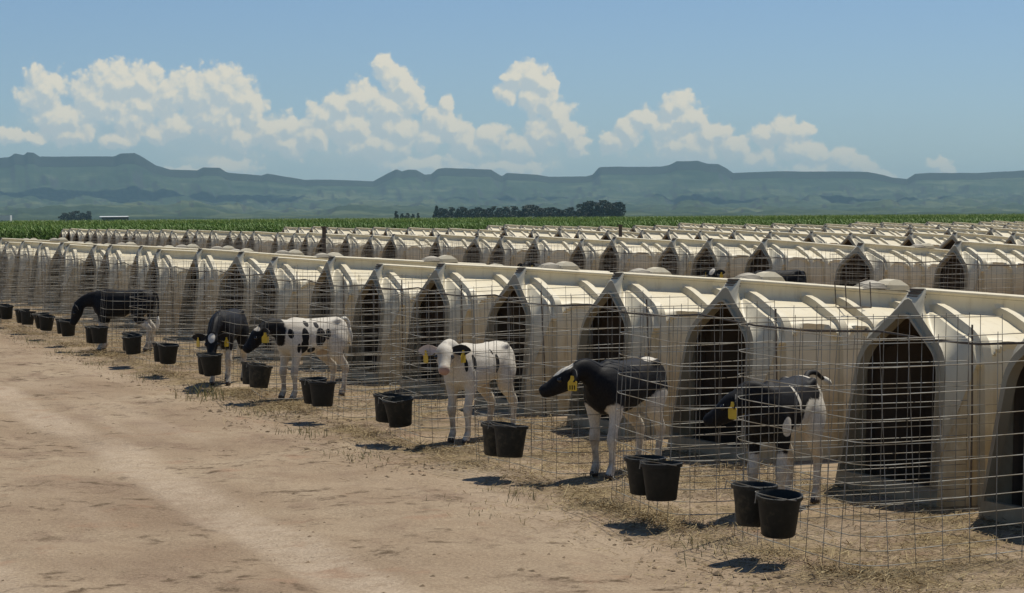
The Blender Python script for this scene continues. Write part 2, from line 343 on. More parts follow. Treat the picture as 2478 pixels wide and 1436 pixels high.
# hills: skyline heights as (bearing offset in degrees from the view axis, metres above the plain at 9 km)
SKY = [(-700,384),(-300,380),(-60,386),(0,384),(28,382),(40,374),(55,376),(62,378),(70,370),(85,371),(100,381),(160,381),(240,381),(280,381),(296,374),(330,373),(345,380),(380,402),(415,412),(480,414),(495,407),(535,408),(552,419),(600,423),(635,426),(650,421),(668,424),(690,428),(740,436),(800,436),(860,438),(905,440),(935,424),(962,411),(975,416),(990,412),(1010,413),(1030,424),(1045,423),(1062,410),(1080,408),(1190,412),(1203,420),(1217,428),(1228,420),(1300,424),(1330,429),(1420,428),(1436,424),(1452,406),(1500,405),(1600,405),(1622,401),(1640,392),(1690,391),(1712,398),(1740,399),(1758,408),(1775,420),(1830,418),(1880,416),(2000,416),(2100,417),(2140,425),(2160,431),(2195,434),(2215,422),(2260,419),(2360,420),(2478,414),(2700,410),(3100,415)]
RIDGE = 9000.0
hx = np.arange(-560, 3060, 5.0)
prof = np.interp(hx, [a for a, _ in SKY], [(523-0.0065*(a-1239)-y)/5250*RIDGE for a, y in SKY])
bear = THETA+np.arctan((hx-1239)/5250); stretch = 1/np.cos(bear-THETA)
tt = np.concatenate([np.linspace(0, 0.9, 60), np.linspace(0.91, 0.966, 9), [0.9695, 0.9725, 0.976, 0.985, 1.0], [1.03, 1.1, 1.35]])
T, B = np.meshgrid(tt, bear, indexing='ij'); 
ker = np.exp(-0.5*(np.arange(-80, 81)/26.0)**2); ker /= ker.sum()
soft = np.convolve(np.pad(prof, 80, mode='edge'), ker, 'valid')*0.97
mixT = np.clip((T-0.86)/0.10, 0, 1); mixT = mixT*mixT*(3-2*mixT)
PR = np.minimum(soft[None, :], 1e9)*(1-mixT)+prof[None, :]*mixT
RR = 3000+T*(RIDGE-3000)
# long glacis, then a steeper slope, then the cap-rock cliff
lowp = np.minimum(PR, 150+0.25*(PR-150))
shape = 0.10*T+0.34*T**3
cliff = np.clip((T-0.93)/0.05, 0, 1); cliff = cliff*cliff*(3-2*cliff)
Z = PR*(0.16*T+0.52*T**3.2)+PR*0.21*np.clip((T-0.80)/0.17, 0, 1)**1.5
Z = np.where(T > 0.972, PR, Z)
gul = fbm(B*160+T*3, T*9, 21, 5)*62*np.clip(T, 0, 1)*(1-np.clip((T-0.88)/0.1, 0, 1)) + 40*fbm(B*44, T*14, 31, 5)*np.sin(np.clip(T, 0, 1)*PI)
spur = 46*np.clip(vnoise(B*26, T*4.5, 44)-0.45, 0, 1)*np.sin(np.clip(T/0.9, 0, 1)*PI)**2
Z = np.clip(Z+gul+spur, -2, None)
Z = np.where(T > 0.98, PR, np.minimum(Z, PR*np.clip(0.25+0.85*T, 0, 1)))
Z = np.where(T > 1.001, PR*(1-(T-1)*2.2), Z); Z = np.where(T == 0, -3.0, Z)
HX = RR*np.sin(B)*np.broadcast_to(stretch, T.shape); HY = RR*np.cos(B)*np.broadcast_to(stretch, T.shape)
hi = np.arange(T.size).reshape(T.shape)
hq = np.stack([hi[:-1, :-1], hi[1:, :-1], hi[1:, 1:], hi[:-1, 1:]], -1).reshape(-1, 4)[:, ::-1]
hills = link('hills', np_mesh('hills', np.stack([HX, HY, Z+0.0], -1).reshape(-1, 3), hq, True), M['hill']); tag(hills, kind='structure')

# clouds standing above the hills, overhead of the picture, that shade the slopes
def overhead_cloud(bd, dist, half_w, half_d, zc, seed):
    bm = bmesh.new(); bmesh.ops.create_icosphere(bm, subdivisions=4, radius=1)
    for v in bm.verts:
        q = v.co*1.0; s = 1+0.55*mnoise.fractal(q*1.7+Vector((seed, 0, 0)), 0.6, 2.0, 4)
        v.co = Vector((q.x*half_w*s, q.y*half_d*s, max(q.z, -0.25)*190*s))
    me = bpy.data.meshes.new('cloud'); bm.to_mesh(me); bm.free()
    bb = THETA+bd; c = Vector((dist*math.sin(bb), dist*math.cos(bb), zc)); sh = sd*((zc-90)/sd.z)
    o = link('cloud', me, M['cloud'], None, (c.x+sh.x, c.y+sh.y, zc)); o.rotation_euler = (0, 0, -bb)
    tag(o, kind='structure')
overhead_cloud(-0.172, 7800, 640, 360, 1900, 1.3)
overhead_cloud(0.098, 7300, 180, 240, 1950, 5.1)
overhead_cloud(0.165, 7300, 230, 190, 1950, 8.4)
overhead_cloud(0.01, 7600, 260, 150, 1950, 3.3)

# ------------------------------------------------------------------ calf hutch
def resample(pts, n):
    p = np.array(pts, float); d = np.concatenate([[0], np.cumsum(np.linalg.norm(np.diff(p, axis=0), axis=1))])
    t = np.linspace(0, d[-1], n); return np.stack([np.interp(t, d, p[:, i]) for i in range(p.shape[1])], -1)
def rounded(pts, r, k=5):
    out = [Vector(pts[0])]
    for a, b_, c_ in zip(pts, pts[1:], pts[2:]):
        a, b_, c_ = Vector(a), Vector(b_), Vector(c_)
        r1 = min(r, (a-b_).length*0.45, (c_-b_).length*0.45)
        p1 = b_+(a-b_).normalized()*r1; p2 = b_+(c_-b_).normalized()*r1
        out += [(1-u)**2*p1+2*u*(1-u)*b_+u*u*p2 for u in [i/k for i in range(k+1)]]
    return out+[Vector(pts[-1])]
L = 2.0; RIBS = [0.13, 0.64, 0.95, 1.48, 1.84]
half = [(0.615, 0), (0.612, 0.2), (0.602, 0.6), (0.595, 0.80)] + [(0.594-0.36*max(0, z-0.86)**1.35, z) for z in np.arange(0.84, 1.0, 0.012)] + \
       [(0.567, 1.008), (0.553, 1.03), (0.533, 1.052), (0.508, 1.069), (0.48, 1.082), (0.44, 1.099), (0.38, 1.124), (0.31, 1.153), (0.24, 1.182), (0.175, 1.203),
        (0.13, 1.214), (0.098, 1.224), (0.078, 1.238), (0.068, 1.265), (0.068, 1.30), (0.076, 1.335), (0.090, 1.350), (0.090, 1.362), (0.078, 1.370), (0.045, 1.373), (0.02, 1.375), (0.0, 1.375)]
HP = np.array(half); tang = np.gradient(HP, axis=0); nrm = np.stack([tang[:, 1], -tang[:, 0]], -1); nrm /= np.linalg.norm(nrm, axis=1)[:, None]
def shell_section(s):
    y, z = HP[:, 0].copy(), HP[:, 1].copy()
    rb = 0.0
    for r in RIBS: rb = max(rb, min(1, max(0, (0.050-abs(s-r))/0.018)))
    up_ = np.clip((1.275-z)/0.03, 0, 1)
    lo = [0.0]+RIBS+[L]; seg = max(i for i in range(len(lo)-1) if lo[i] <= s+1e-9); seg = min(seg, len(lo)-2)
    u = (s-lo[seg])/(lo[seg+1]-lo[seg]); wide = lo[seg+1]-lo[seg] > 0.25
    arch = (0.885+0.135*max(0, 1-(2*u-1)**2)**0.75) if wide else 0.88
    above = np.clip((z-arch)/0.012, 0, 1)*np.clip((1.11-z)/(1.11-arch), 0, 1)
    off = np.maximum(rb*0.058*up_, 0.062*above)
    y = y+nrm[:, 0]*off; z = z+nrm[:, 1]*off*(z > 0.05)
    y = np.maximum(y, 0)
    return y, z*(1-0.052*s)
ss = sorted(set([round(v, 4) for v in np.concatenate([np.arange(0.04, L, 0.04), [L]]+[[r-0.05, r-0.041, r-0.032, r, r+0.032, r+0.041, r+0.05] for r in RIBS]) if 0.04 <= v <= L]))
def build_shell():
    V = []; F = []; nh = len(HP); per = 2*nh-1
    for s in ss:
        y, z = shell_section(s)
        V += [(s, -y[i], z[i]) for i in range(nh)]+[(s, y[i], z[i]) for i in range(nh-2, -1, -1)]
    for a in range(len(ss)-1):
        for j in range(per-1): F.append((a*per+j, a*per+j+1, (a+1)*per+j+1, (a+1)*per+j))
    base = (len(ss)-1)*per                                   # back wall, slightly bulged
    cen = len(V); V.append((L+0.05, 0, 0.6))
    F += [(base+j, base+j+1, cen) for j in range(per-1)]
    # nose: chamfer from the shell outline to the face outline
    y, z = shell_section(ss[0]); K = 40
    ring0 = [(ss[0], -a, b_) for a, b_ in zip(y, z)]+[(ss[0], a, b_) for a, b_ in list(zip(y, z))[::-1][1:]]
    fx = lambda zz: -0.045-0.17*(1-zz/1.27)
    fo = rounded([(0.590, 0, 0), (0.512, 0.88, 0), (0.448, 0.99, 0), (0.09, 1.245, 0), (0.035, 1.292, 0), (0.0, 1.298, 0)], 0.12)
    fo = resample([(p.x, p.y) for p in fo], nh)
    do = rounded([(0.520, 0.11, 0), (0.432, 0.86, 0), (0.375, 0.955, 0), (0.11, 1.135, 0), (0.045, 1.180, 0), (0.0, 1.190, 0)], 0.09)
    do = resample([(p.x, p.y) for p in do], nh)
    def loop(o, dx): return [(fx(b_)+dx, -a, b_) for a, b_ in o]+[(fx(b_)+dx, a, b_) for a, b_ in o[::-1][1:]]
    mid = [((a[0]+b_[0])/2-0.012, (a[1]*0.42+b_[1]*0.58), (a[2]*0.4+b_[2]*0.6)) for a, b_ in zip(ring0, loop(fo, 0))]
    do2 = np.stack([do[:, 0]+0.014*np.clip((do[:, 1]-0.10)/0.2, 0, 1), do[:, 1]+0.014*np.clip((do[:, 1]-0.9)/0.2, 0, 1)], -1)
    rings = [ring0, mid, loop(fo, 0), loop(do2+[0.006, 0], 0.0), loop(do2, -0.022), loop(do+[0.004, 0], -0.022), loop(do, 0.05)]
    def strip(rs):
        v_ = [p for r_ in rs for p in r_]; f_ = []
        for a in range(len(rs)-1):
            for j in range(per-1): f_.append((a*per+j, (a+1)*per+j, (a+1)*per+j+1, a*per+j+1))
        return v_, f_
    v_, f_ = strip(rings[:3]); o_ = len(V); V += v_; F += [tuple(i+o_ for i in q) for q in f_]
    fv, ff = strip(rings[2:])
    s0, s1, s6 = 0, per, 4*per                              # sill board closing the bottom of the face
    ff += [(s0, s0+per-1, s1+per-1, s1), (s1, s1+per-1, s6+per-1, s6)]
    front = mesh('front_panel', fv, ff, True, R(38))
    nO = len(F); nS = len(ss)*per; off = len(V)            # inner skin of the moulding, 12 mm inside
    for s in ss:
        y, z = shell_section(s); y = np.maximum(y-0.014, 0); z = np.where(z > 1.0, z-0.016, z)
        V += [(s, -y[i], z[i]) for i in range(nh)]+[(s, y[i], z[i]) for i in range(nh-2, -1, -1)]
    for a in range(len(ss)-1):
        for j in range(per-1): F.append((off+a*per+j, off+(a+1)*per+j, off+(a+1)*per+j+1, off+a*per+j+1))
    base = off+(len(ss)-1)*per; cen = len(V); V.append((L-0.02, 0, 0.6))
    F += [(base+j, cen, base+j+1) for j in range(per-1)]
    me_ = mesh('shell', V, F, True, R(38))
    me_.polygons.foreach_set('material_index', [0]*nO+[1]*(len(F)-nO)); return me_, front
shell_me, front_me = build_shell()
cap = MB()
for i, (zc, rr_, xx) in enumerate([(1.356, 0.078, 0.002), (1.334, 0.079, -0.008), (1.312, 0.080, -0.018)]):
    ring = [(rr_*math.sin(a), rr_*0.9*math.cos(a)) for a in np.linspace(-PI/2, PI/2, 9)]
    v = [(xx-0.055*math.cos(a)*1.0+0.045, rr_*math.sin(a), zc+dz) for dz in (-0.008, 0.008) for a in np.linspace(-PI*0.6, PI*0.6, 11)]
    f = [(j, j+1, 12+j, 11+j) for j in range(10)]+[tuple(range(10, -1, -1)), tuple(range(11, 22))]
    cap.add(v, f)
cap_me = cap.mesh('ridge_end', False)
vc = MB()   # slatted lid: three thin curved leaves stacked
for i in range(4):
    a0 = i*0.022; n_ = 9
    top = [(1.18+0.22*u, -0.10+0.02*i, 0.0) for u in (0, 1)]
    v = []
    for u in np.linspace(0, 1, n_):
        for q in (-1, -0.5, 0, 0.5, 1):
            v.append((1.17+a0*0.6+(0.25-a0)*u, q*0.10*(1-0.12*i), 1.272+0.011*i+0.038*math.sin(PI*(0.12+0.75*u))*(1-0.55*q*q)))
    f = [(r_*5+c_, r_*5+c_+1, (r_+1)*5+c_+1, (r_+1)*5+c_) for r_ in range(n_-1) for c_ in range(4)]
    vb = [(x, y, z-0.012) for x, y, z in v]
    f2 = [tuple(45+k_ for k_ in q[::-1]) for q in f]
    rim = [r_*5 for r_ in range(n_)]+[(n_-1)*5+c_ for c_ in range(1, 5)]+[r_*5+4 for r_ in range(n_-2, -1, -1)]+[3, 2, 1]
    vc.add(v+vb, f+f2+[(rim[i_], rim[(i_+1) % len(rim)], 45+rim[(i_+1) % len(rim)], 45+rim[i_]) for i_ in range(len(rim))])
vent_me = vc.mesh('vent_cap', True, R(40))
hd = MB()
prof_ = [(1.385, 1.265), (1.40, 1.305), (1.445, 1.338), (1.50, 1.350), (1.545, 1.343), (1.60, 1.30), (1.63, 1.26)]
v = [(x, sy*(0.10-0.7*max(0, z-1.30)), z) for sy in (-1, 1) for x, z in prof_]
hd.add(v, [(i, i+1, 8+i, 7+i) for i in range(6)]+[tuple(range(6, -1, -1)), tuple(range(7, 14))])
hood_me = hd.mesh('vent_hood', False)

M['inside'] = plastic('shade_toned_hutch_inside', (0.17, 0.125, 0.085), (0.07, 0.05, 0.035), 0.7)  # dark base colour paints the unlit interior's shade over its soiling
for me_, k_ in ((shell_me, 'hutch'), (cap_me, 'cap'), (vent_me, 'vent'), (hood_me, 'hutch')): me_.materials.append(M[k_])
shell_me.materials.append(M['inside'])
M['front'] = plastic('shade_toned_front_panel', (0.44, 0.375, 0.25), (0.23, 0.165, 0.09), 0.6); front_me.materials.append(M['front'])  # base colour darkened to paint shade onto the door face; streaks are soil
def make_hutch(full=True):
    r_ = empty('calf_hutch')
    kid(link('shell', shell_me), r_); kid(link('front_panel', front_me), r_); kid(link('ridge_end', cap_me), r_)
    if full:
        kid(link('vent_cap', vent_me), r_); kid(link('vent_hood', hood_me), r_)
    return r_
ORD = ['zeroth', 'first', 'second', 'third', 'fourth', 'fifth', 'sixth', 'seventh', 'eighth', 'ninth', 'tenth', 'eleventh', 'twelfth', 'thirteenth', 'fourteenth', 'fifteenth', 'sixteenth', 'seventeenth', 'eighteenth', 'nineteenth', 'twentieth']
TENS = ['', '', 'twenty', 'thirty', 'forty']
def ordn(i):
    if i <= 20: return ORD[i]
    return (TENS[i//10]+('-'+ORD[i % 10] if i % 10 else '')) if i % 10 else {30: 'thirtieth', 40: 'fortieth'}[i]
ROWS = [
 (7.69, [10.62, 12.34, 14.96, 17.06, 19.36, 21.6, 23.53, 25.89, 27.92, 30.43, 33.04, 34.98, 37.01, 39.45, 41.52, 43.33, 45.2, 47.67, 49.5, 51.6, 53.8, 56.0, 58.3]),
 (19.3, [27.1, 29.72, 32.61, 35.96, 38.26, 40.15, 43.05, 44.96, 47.51, 49.78, 51.58, 54.5, 57.86, 60.33, 62.5, 64.65, 66.3, 68.61, 70.54, 73.35, 75.3, 77.16, 79.56, 81.75, 83.92, 86.12, 88.35, 90.6, 92.88, 95.17, 97.6, 99.79, 102.4, 104.5, 106.82, 109.3, 111.6]),
 (31.0, [42.9, 45.2, 47.6, 49.9, 52.7, 55.2, 57.6, 60.0, 62.3, 64.5, 66.7, 69.5, 71.9, 73.9, 76.4, 79.4, 82.4, 85.6, 88.1, 90.9, 94.0, 96.6, 99.3, 101.6, 104.0, 106.4, 108.7, 111.2]),
 (42.5, [60.4, 62.9, 65.53, 68.19, 70.81, 74.44, 77.09, 80.27, 83.59, 87.19, 89.9, 92.29, 96.36, 98.69, 101.12, 103.6, 106.24, 108.7, 111.3]),
 (54.0, [76.5, 79.1, 81.72, 84.27, 86.86, 89.15, 92.01, 94.66, 97.48, 100.12, 103.16, 105.7, 108.3, 110.9]),
 (65.5, [93.1, 95.6, 98.2, 100.7, 103.3, 105.9, 108.4, 111.0]),
 (77.0, [109.4, 111.9, 114.3])]
ROWN = ['front', 'second', 'third', 'fourth', 'fifth', 'sixth', 'farthest']
protoF = make_hutch(True); protoS = make_hutch(False); used = set()
hrng = random.Random(5)
WHO = {0: 'white calf hutch at the right picture edge, its dark doorway cut off', 1: 'nearest wholly visible white calf hutch, behind the black and white calf with raised tail',
       2: 'white plastic calf hutch behind the mostly black calf with a white forehead', 3: 'white plastic calf hutch behind the white calf facing the camera',
       5: 'white plastic calf hutch behind the white calf with black flank spots', 6: 'white plastic calf hutch behind the black calf eating from its bucket',
       9: 'white plastic calf hutch behind the large black calf bending its head down'}
for ri, (c, Ys) in enumerate(ROWS):
    for k_, Y in enumerate(Ys):
        pr = protoF if ri == 0 or (ri == 1 and k_ in (1, 2)) else protoS
        o = pr if pr.name not in used else copy_tree(pr); used.add(pr.name)
        jit = (0.05+0.02*(k_ % 3-1)) if (ri == 0 and k_ < 6) else hrng.uniform(-0.08, 0.16)
        o.location = (c+(0 if ri == 0 and k_ < 6 else hrng.uniform(-0.12, 0.12)), Y, 0); o.rotation_euler = (hrng.uniform(-.012, .012), hrng.uniform(-.012, .012), jit)
        s_ = 1.0 if k_ < 6 and ri == 0 else hrng.uniform(0.975, 1.025); o.scale = (s_, s_, s_*(1+(0 if ri == 0 and k_ < 6 else hrng.uniform(-0.012, 0.012))))
        lab = WHO.get(k_) if ri == 0 else None
        if not lab:
            pos = 'nearest' if k_ == 0 else ordn(k_+1)
            lab = (f'white ribbed calf hutch in the {ROWN[ri]} row, {pos} from its right end' if ri else
                   f'white ribbed calf hutch in the front row, {pos} from the right picture edge')
        tag(o, lab, 'calf hutch', 'calf hutches standing in long rows')

# ------------------------------------------------------------------ wire pens
HTS = [0.045, 0.12, 0.195, 0.275, 0.365, 0.46, 0.565, 0.68, 0.80, 0.93, 1.07, 1.22]
def build_pen(near, farr, depth, seed):
    rr_ = random.Random(seed)
    skew = rr_.uniform(-0.1, 0.1)
    pts = [(0.10, -0.66, 0), (-depth+skew, -near, 0), (-depth-skew, farr, 0), (0.10, 0.66, 0)]
    path = rounded(pts, 0.26, 6)
    path = resample([(p.x, p.y) for p in path], 60)
    wob = [rr_.uniform(-1, 1) for _ in range(8)]
    def at(u, z):
        i = u*59; a = int(min(i, 58)); f = i-a; p = path[a]*(1-f)+path[a+1]*f
        t_ = path[min(a+1, 59)]-path[a]; t_ = t_/max(1e-6, np.linalg.norm(t_)); nrm_ = np.array([t_[1], -t_[0]])
        w_ = sum(wob[q]*math.sin((q+1)*PI*u+q) for q in range(4))*0.03*(0.4+z)+wob[4]*0.05*z*math.sin(PI*u)
        return (p[0]+nrm_[0]*w_, p[1]+nrm_[1]*w_, z+0.02*wob[5]*math.sin(7*u+wob[6]*3))
    mb = MB()
    for z in HTS: mb.tube([at(u, z) for u in np.linspace(0, 1, 40)], 0.0027, 4)
    nv = 31
    for i in range(nv):
        u = (i+0.0)/(nv-1); mb.tube([at(u, z) for z in (-0.03, 0.4, 0.8, 1.235)], 0.0023, 4)
    return mb.mesh('wire_mesh', False)
def post_mesh(y):
    mb = MB(); mb.tube([(0.12, y, -0.1), (0.11, y*1.03, 0.6), (0.09, y*1.06, 1.16)], 0.007, 6); return mb.mesh('end_post')
PEN_PAR = [(0.95, 0.66, 1.86), (0.86, 0.72, 1.84), (0.95, 0.62, 1.80), (0.80, 0.74, 1.90)]
pen_mes = [build_pen(*pp, 40+i) for i, pp in enumerate(PEN_PAR)]
pm1, pm2 = post_mesh(-0.70), post_mesh(0.70)
for me_ in pen_mes: me_.materials.append(M['wire'])
for me_ in (pm1, pm2): me_.materials.append(M['steel'])
PEN_WHO = {0: 'empty wire mesh pen at the right edge, nearest the camera', 1: 'wire mesh pen round the black and white calf with raised tail', 2: 'wire mesh pen round the mostly black calf with a white forehead',
           3: 'wire mesh pen round the white calf facing the camera', 4: 'empty wire mesh pen between the white calf and the spotted calf', 5: 'wire mesh pen round the white calf with black flank spots', 6: 'wire mesh pen round the black calf eating from its bucket',
           9: 'wire mesh pen round the large black calf bending its head down'}
for ri in (0, 1):
    c, Ys = ROWS[ri]
    for k_, Y in enumerate(Ys):
        if ri == 1 and k_ > 30: continue
        o = empty('wire_pen', (c-0.10, Y, 0), 0 if k_ == 0 else hrng.uniform(-.05, .05)); o.rotation_euler[1] = 0 if k_ == 0 else hrng.uniform(-.03, .03)
        v_ = 0 if k_ == 0 else (k_*7+ri*3) % 4
        kid(link('wire_mesh', pen_mes[v_]), o); kid(link('end_post', pm1), o)
        lab = PEN_WHO.get(k_) if ri == 0 else None
        if not lab: lab = f'wire mesh pen before the {ordn(k_+1)} hutch of the {ROWN[ri]} row from the right'
        tag(o, lab, 'wire pen', 'wire pens in front of the hutches')

# slack support cable along the pens
for ri in (0, 1):
    c, Ys = ROWS[ri]; mb = MB(); pts = []
    for a, b_ in zip([Ys[0]-3]+Ys[:-1], Ys):
        for u in (0, 0.33, 0.66): pts.append((c-0.24, a+(b_-a)*u, 1.10-0.045*math.sin(PI*u)+0.012*math.sin(a*5)))
    mb.tube(pts, 0.008, 5); o = link('support_cable', mb.mesh('support_cable'), M['steel'])
    tag(o, 'dark slack cable strung along the '+('front' if ri == 0 else 'second')+' row of hutches and pens', 'cable')

# ------------------------------------------------------------------ buckets
bk = MB(); bk.lathe([(0.0, 0.004), (0.105, 0.0), (0.112, 0.008), (0.142, 0.245), (0.156, 0.247), (0.158, 0.272), (0.147, 0.275), (0.138, 0.262), (0.108, 0.02), (0.0, 0.016)], 28)
body_me = bk.mesh('bucket_body', True, R(35)); body_me.materials.append(M['rubber'])
bl = MB(); bl.tube([(0.158*math.cos(a), 0.158*math.sin(a)*0.98+0.0, 0.262+0.055*math.sin(a)*0.6) for a in np.linspace(0, PI, 17)], 0.0035, 5)
bl.tube([(0.0, 0.15, 0.27), (0.02, 0.19, 0.30), (0.02, 0.20, 0.24)], 0.004, 5)
bail_me = bl.mesh('bail'); bail_me.materials.append(M['wire'])
def disc(z, r_, bump, name):
    mb = MB(); prof_ = [(0.0001, z+bump), (r_*0.5, z+bump*0.7), (r_, z)]; mb.lathe(prof_, 20); me_ = mb.mesh(name, True)
    for v_ in me_.vertices: v_.co.z += 0.012*mnoise.noise(v_.co*30)*(1 if bump > 0 else 0)
    return me_
feed_me = disc(0.215, 0.132, 0.025, 'feed'); feed_me.materials.append(M['feed'])
water_me = disc(0.19, 0.129, 0.0, 'water'); water_me.materials.append(M['water'])
BY = [(10.43, 10.19), (11.92, 11.64), (14.42, 14.1), (16.92, 16.6), (19.1, 18.74), (21.2, 20.93), (23.05, 22.82), (25.3, 25.02), (27.2, 26.98), (29.65, 29.4), (31.95, 31.7), (33.9, 33.65), (35.7, 35.5), (37.8, 37.6), (39.9, 39.7), (42.0, 41.8), (44.0, 43.8), (46, 45.8)]
brng = random.Random(3)
NAMES = ['the empty pen at the right edge', 'the pen of the calf with raised tail', 'the pen of the mostly black calf', "the white camera-facing calf's pen", 'the empty pen left of the white calf', "the flank-spotted calf's pen", "the pen of the calf eating from its bucket", 'the pen left of the eating calf', 'the second pen left of the eating calf', "the large bending black calf's pen"]
bp_ = None
for i, (ya, yb) in enumerate(BY):
    for q, y_ in enumerate((ya, yb)):
        o = empty('bucket', (5.52+0.03*q+brng.uniform(-0.02, 0.02), yb+0.24*(1-q), 0.175-0.012*q+brng.uniform(-0.012, 0.012)), brng.uniform(1.1, 2.0))
        o.rotation_euler = (brng.uniform(-0.12, 0.12), brng.uniform(-0.14, 0.06), o.rotation_euler[2])
        o.scale = (0.81, 0.81, 0.81)
        kid(link('bucket_body', body_me), o); kid(link('bail', bail_me), o)
        if (i == 1 and q == 1) or (i > 1 and q == 1 and i % 3 == 0): kid(link('feed', feed_me), o)
        else: kid(link('water', water_me), o)
        nm = NAMES[i] if i < len(NAMES) else f'the {ordn(i+1)} pen from the right'
        tag(o, ('right-hand' if q else 'left-hand')+' black rubber bucket hung on '+nm, 'bucket', 'black buckets hung on the pens')

# ------------------------------------------------------------------ calves
def spline(pts, n):
    """catmull-rom over rows of any width"""
    p = np.array(pts, float); p = np.vstack([2*p[0]-p[1], p, 2*p[-1]-p[-2]]); out = []
    for i in range(1, len(p)-2):
        for u in np.linspace(0, 1, n, endpoint=False):
            a, b_, c_, d_ = p[i-1], p[i], p[i+1], p[i+2]
            out.append(0.5*((2*b_)+(-a+c_)*u+(2*a-5*b_+4*c_-d_)*u*u+(-a+3*b_-3*c_+d_)*u**3))
    return np.array(out+[p[-2]])
def loft(mb, rows, n=5, k=16, side=None):
    """rows: x,y,z, lateral radius, other radius; lateral axis fixed by side"""
    q = spline(rows, n); pts = [Vector(r_[:3]) for r_ in q]; V = []
    side = Vector(side or (0, 1, 0))
    for i, p in enumerate(pts):
        t_ = (pts[min(i+1, len(pts)-1)]-pts[max(i-1, 0)]).normalized()
        a = (side-t_*side.dot(t_)).normalized(); b_ = t_.cross(a)
        ra, rb = max(q[i][3], 0.004), max(q[i][4], 0.004)
        V += [p+a*(ra*math.cos(2*PI*j/k))+b_*(rb*math.sin(2*PI*j/k)) for j in range(k)]
    N = len(pts)
    F = [(i*k+j, i*k+(j+1) % k, (i+1)*k+(j+1) % k, (i+1)*k+j) for i in range(N-1) for j in range(k)]
    F += [tuple(range(k))[::-1], tuple((N-1)*k+j for j in range(k))]
    mb.add(V, F)
def coat(name, black_base):
    mt, n, b = material(name, 0.6, 0.12)
    at = n.node('ShaderNodeAttribute', attribute_name='patch'); pk = n.node('ShaderNodeAttribute', attribute_name='pink')
    t_ = n.node('ShaderNodeTexCoord'); nz_ = n.noise(t_.outputs['Object'], 9, 4, 0.6)
    f = n.math('ADD', at.outputs['Fac'], n.math('ADD', n.math('MULTIPLY', n.math('SUBTRACT', nz_, 0.5), 0.5), n.math('MULTIPLY', n.math('SUBTRACT', n.noise(t_.outputs['Object'], 45, 3), 0.5), 0.22)))
    hair = n.noise(n.scale(t_.outputs['Object'], (60, 160, 60)), 1.0, 3, 0.6)
    wh = n.ramp(hair, [(0.3, (0.55, 0.49, 0.39)), (0.7, (0.76, 0.70, 0.59))])
    wh = n.mix(n.smooth(n.noise(t_.outputs['Object'], 3.5, 4), 0.5, 0.72, 0.0, 0.55), wh, (0.42, 0.32, 0.20))
    so_ = n.node('ShaderNodeSeparateXYZ'); n.l.new(t_.outputs['Object'], so_.inputs[0])
    wh = n.mix(n.math('MULTIPLY', n.smooth(so_.outputs[2], 0.52, 0.06), n.smooth(n.noise(t_.outputs['Object'], 13, 4, 0.65), 0.38, 0.66, 0.1, 0.85)), wh, (0.27, 0.195, 0.12))
    bl_ = n.ramp(hair, [(0.3, (0.008, 0.008, 0.009)), (0.7, (0.022, 0.020, 0.019))])
    c_ = n.mix(n.smooth(f, -0.09, 0.09), wh, bl_)
    c_ = n.mix(pk.outputs['Fac'], c_, (0.42, 0.24, 0.19))
    n.l.new(c_, b.inputs['Base Color'])
    b.inputs['Sheen Weight'].default_value = 0.0
    bp = n.node('ShaderNodeBump'); bp.inputs['Strength'].default_value = 0.25; bp.inputs['Distance'].default_value = 0.006
    n.l.new(hair, bp.inputs['Height']); n.l.new(bp.outputs[0], b.inputs['Normal'])
    return mt
M['coat'] = coat('calf_coat', False)
mt, n, b = material('hoof', 0.6); b.inputs['Base Color'].default_value = (0.06, 0.045, 0.035, 1); M['hoof'] = mt
mt, n, b = material('ear_black', 0.7); b.inputs['Base Color'].default_value = (0.02, 0.018, 0.017, 1); M['ear_b'] = mt
mt, n, b = material('ear_white', 0.7); b.inputs['Base Color'].default_value = (0.62, 0.52, 0.45, 1); M['ear_w'] = mt
mt, n, b = material('tail_white', 0.8); b.inputs['Base Color'].default_value = (0.74, 0.70, 0.60, 1); M['tail_w'] = mt

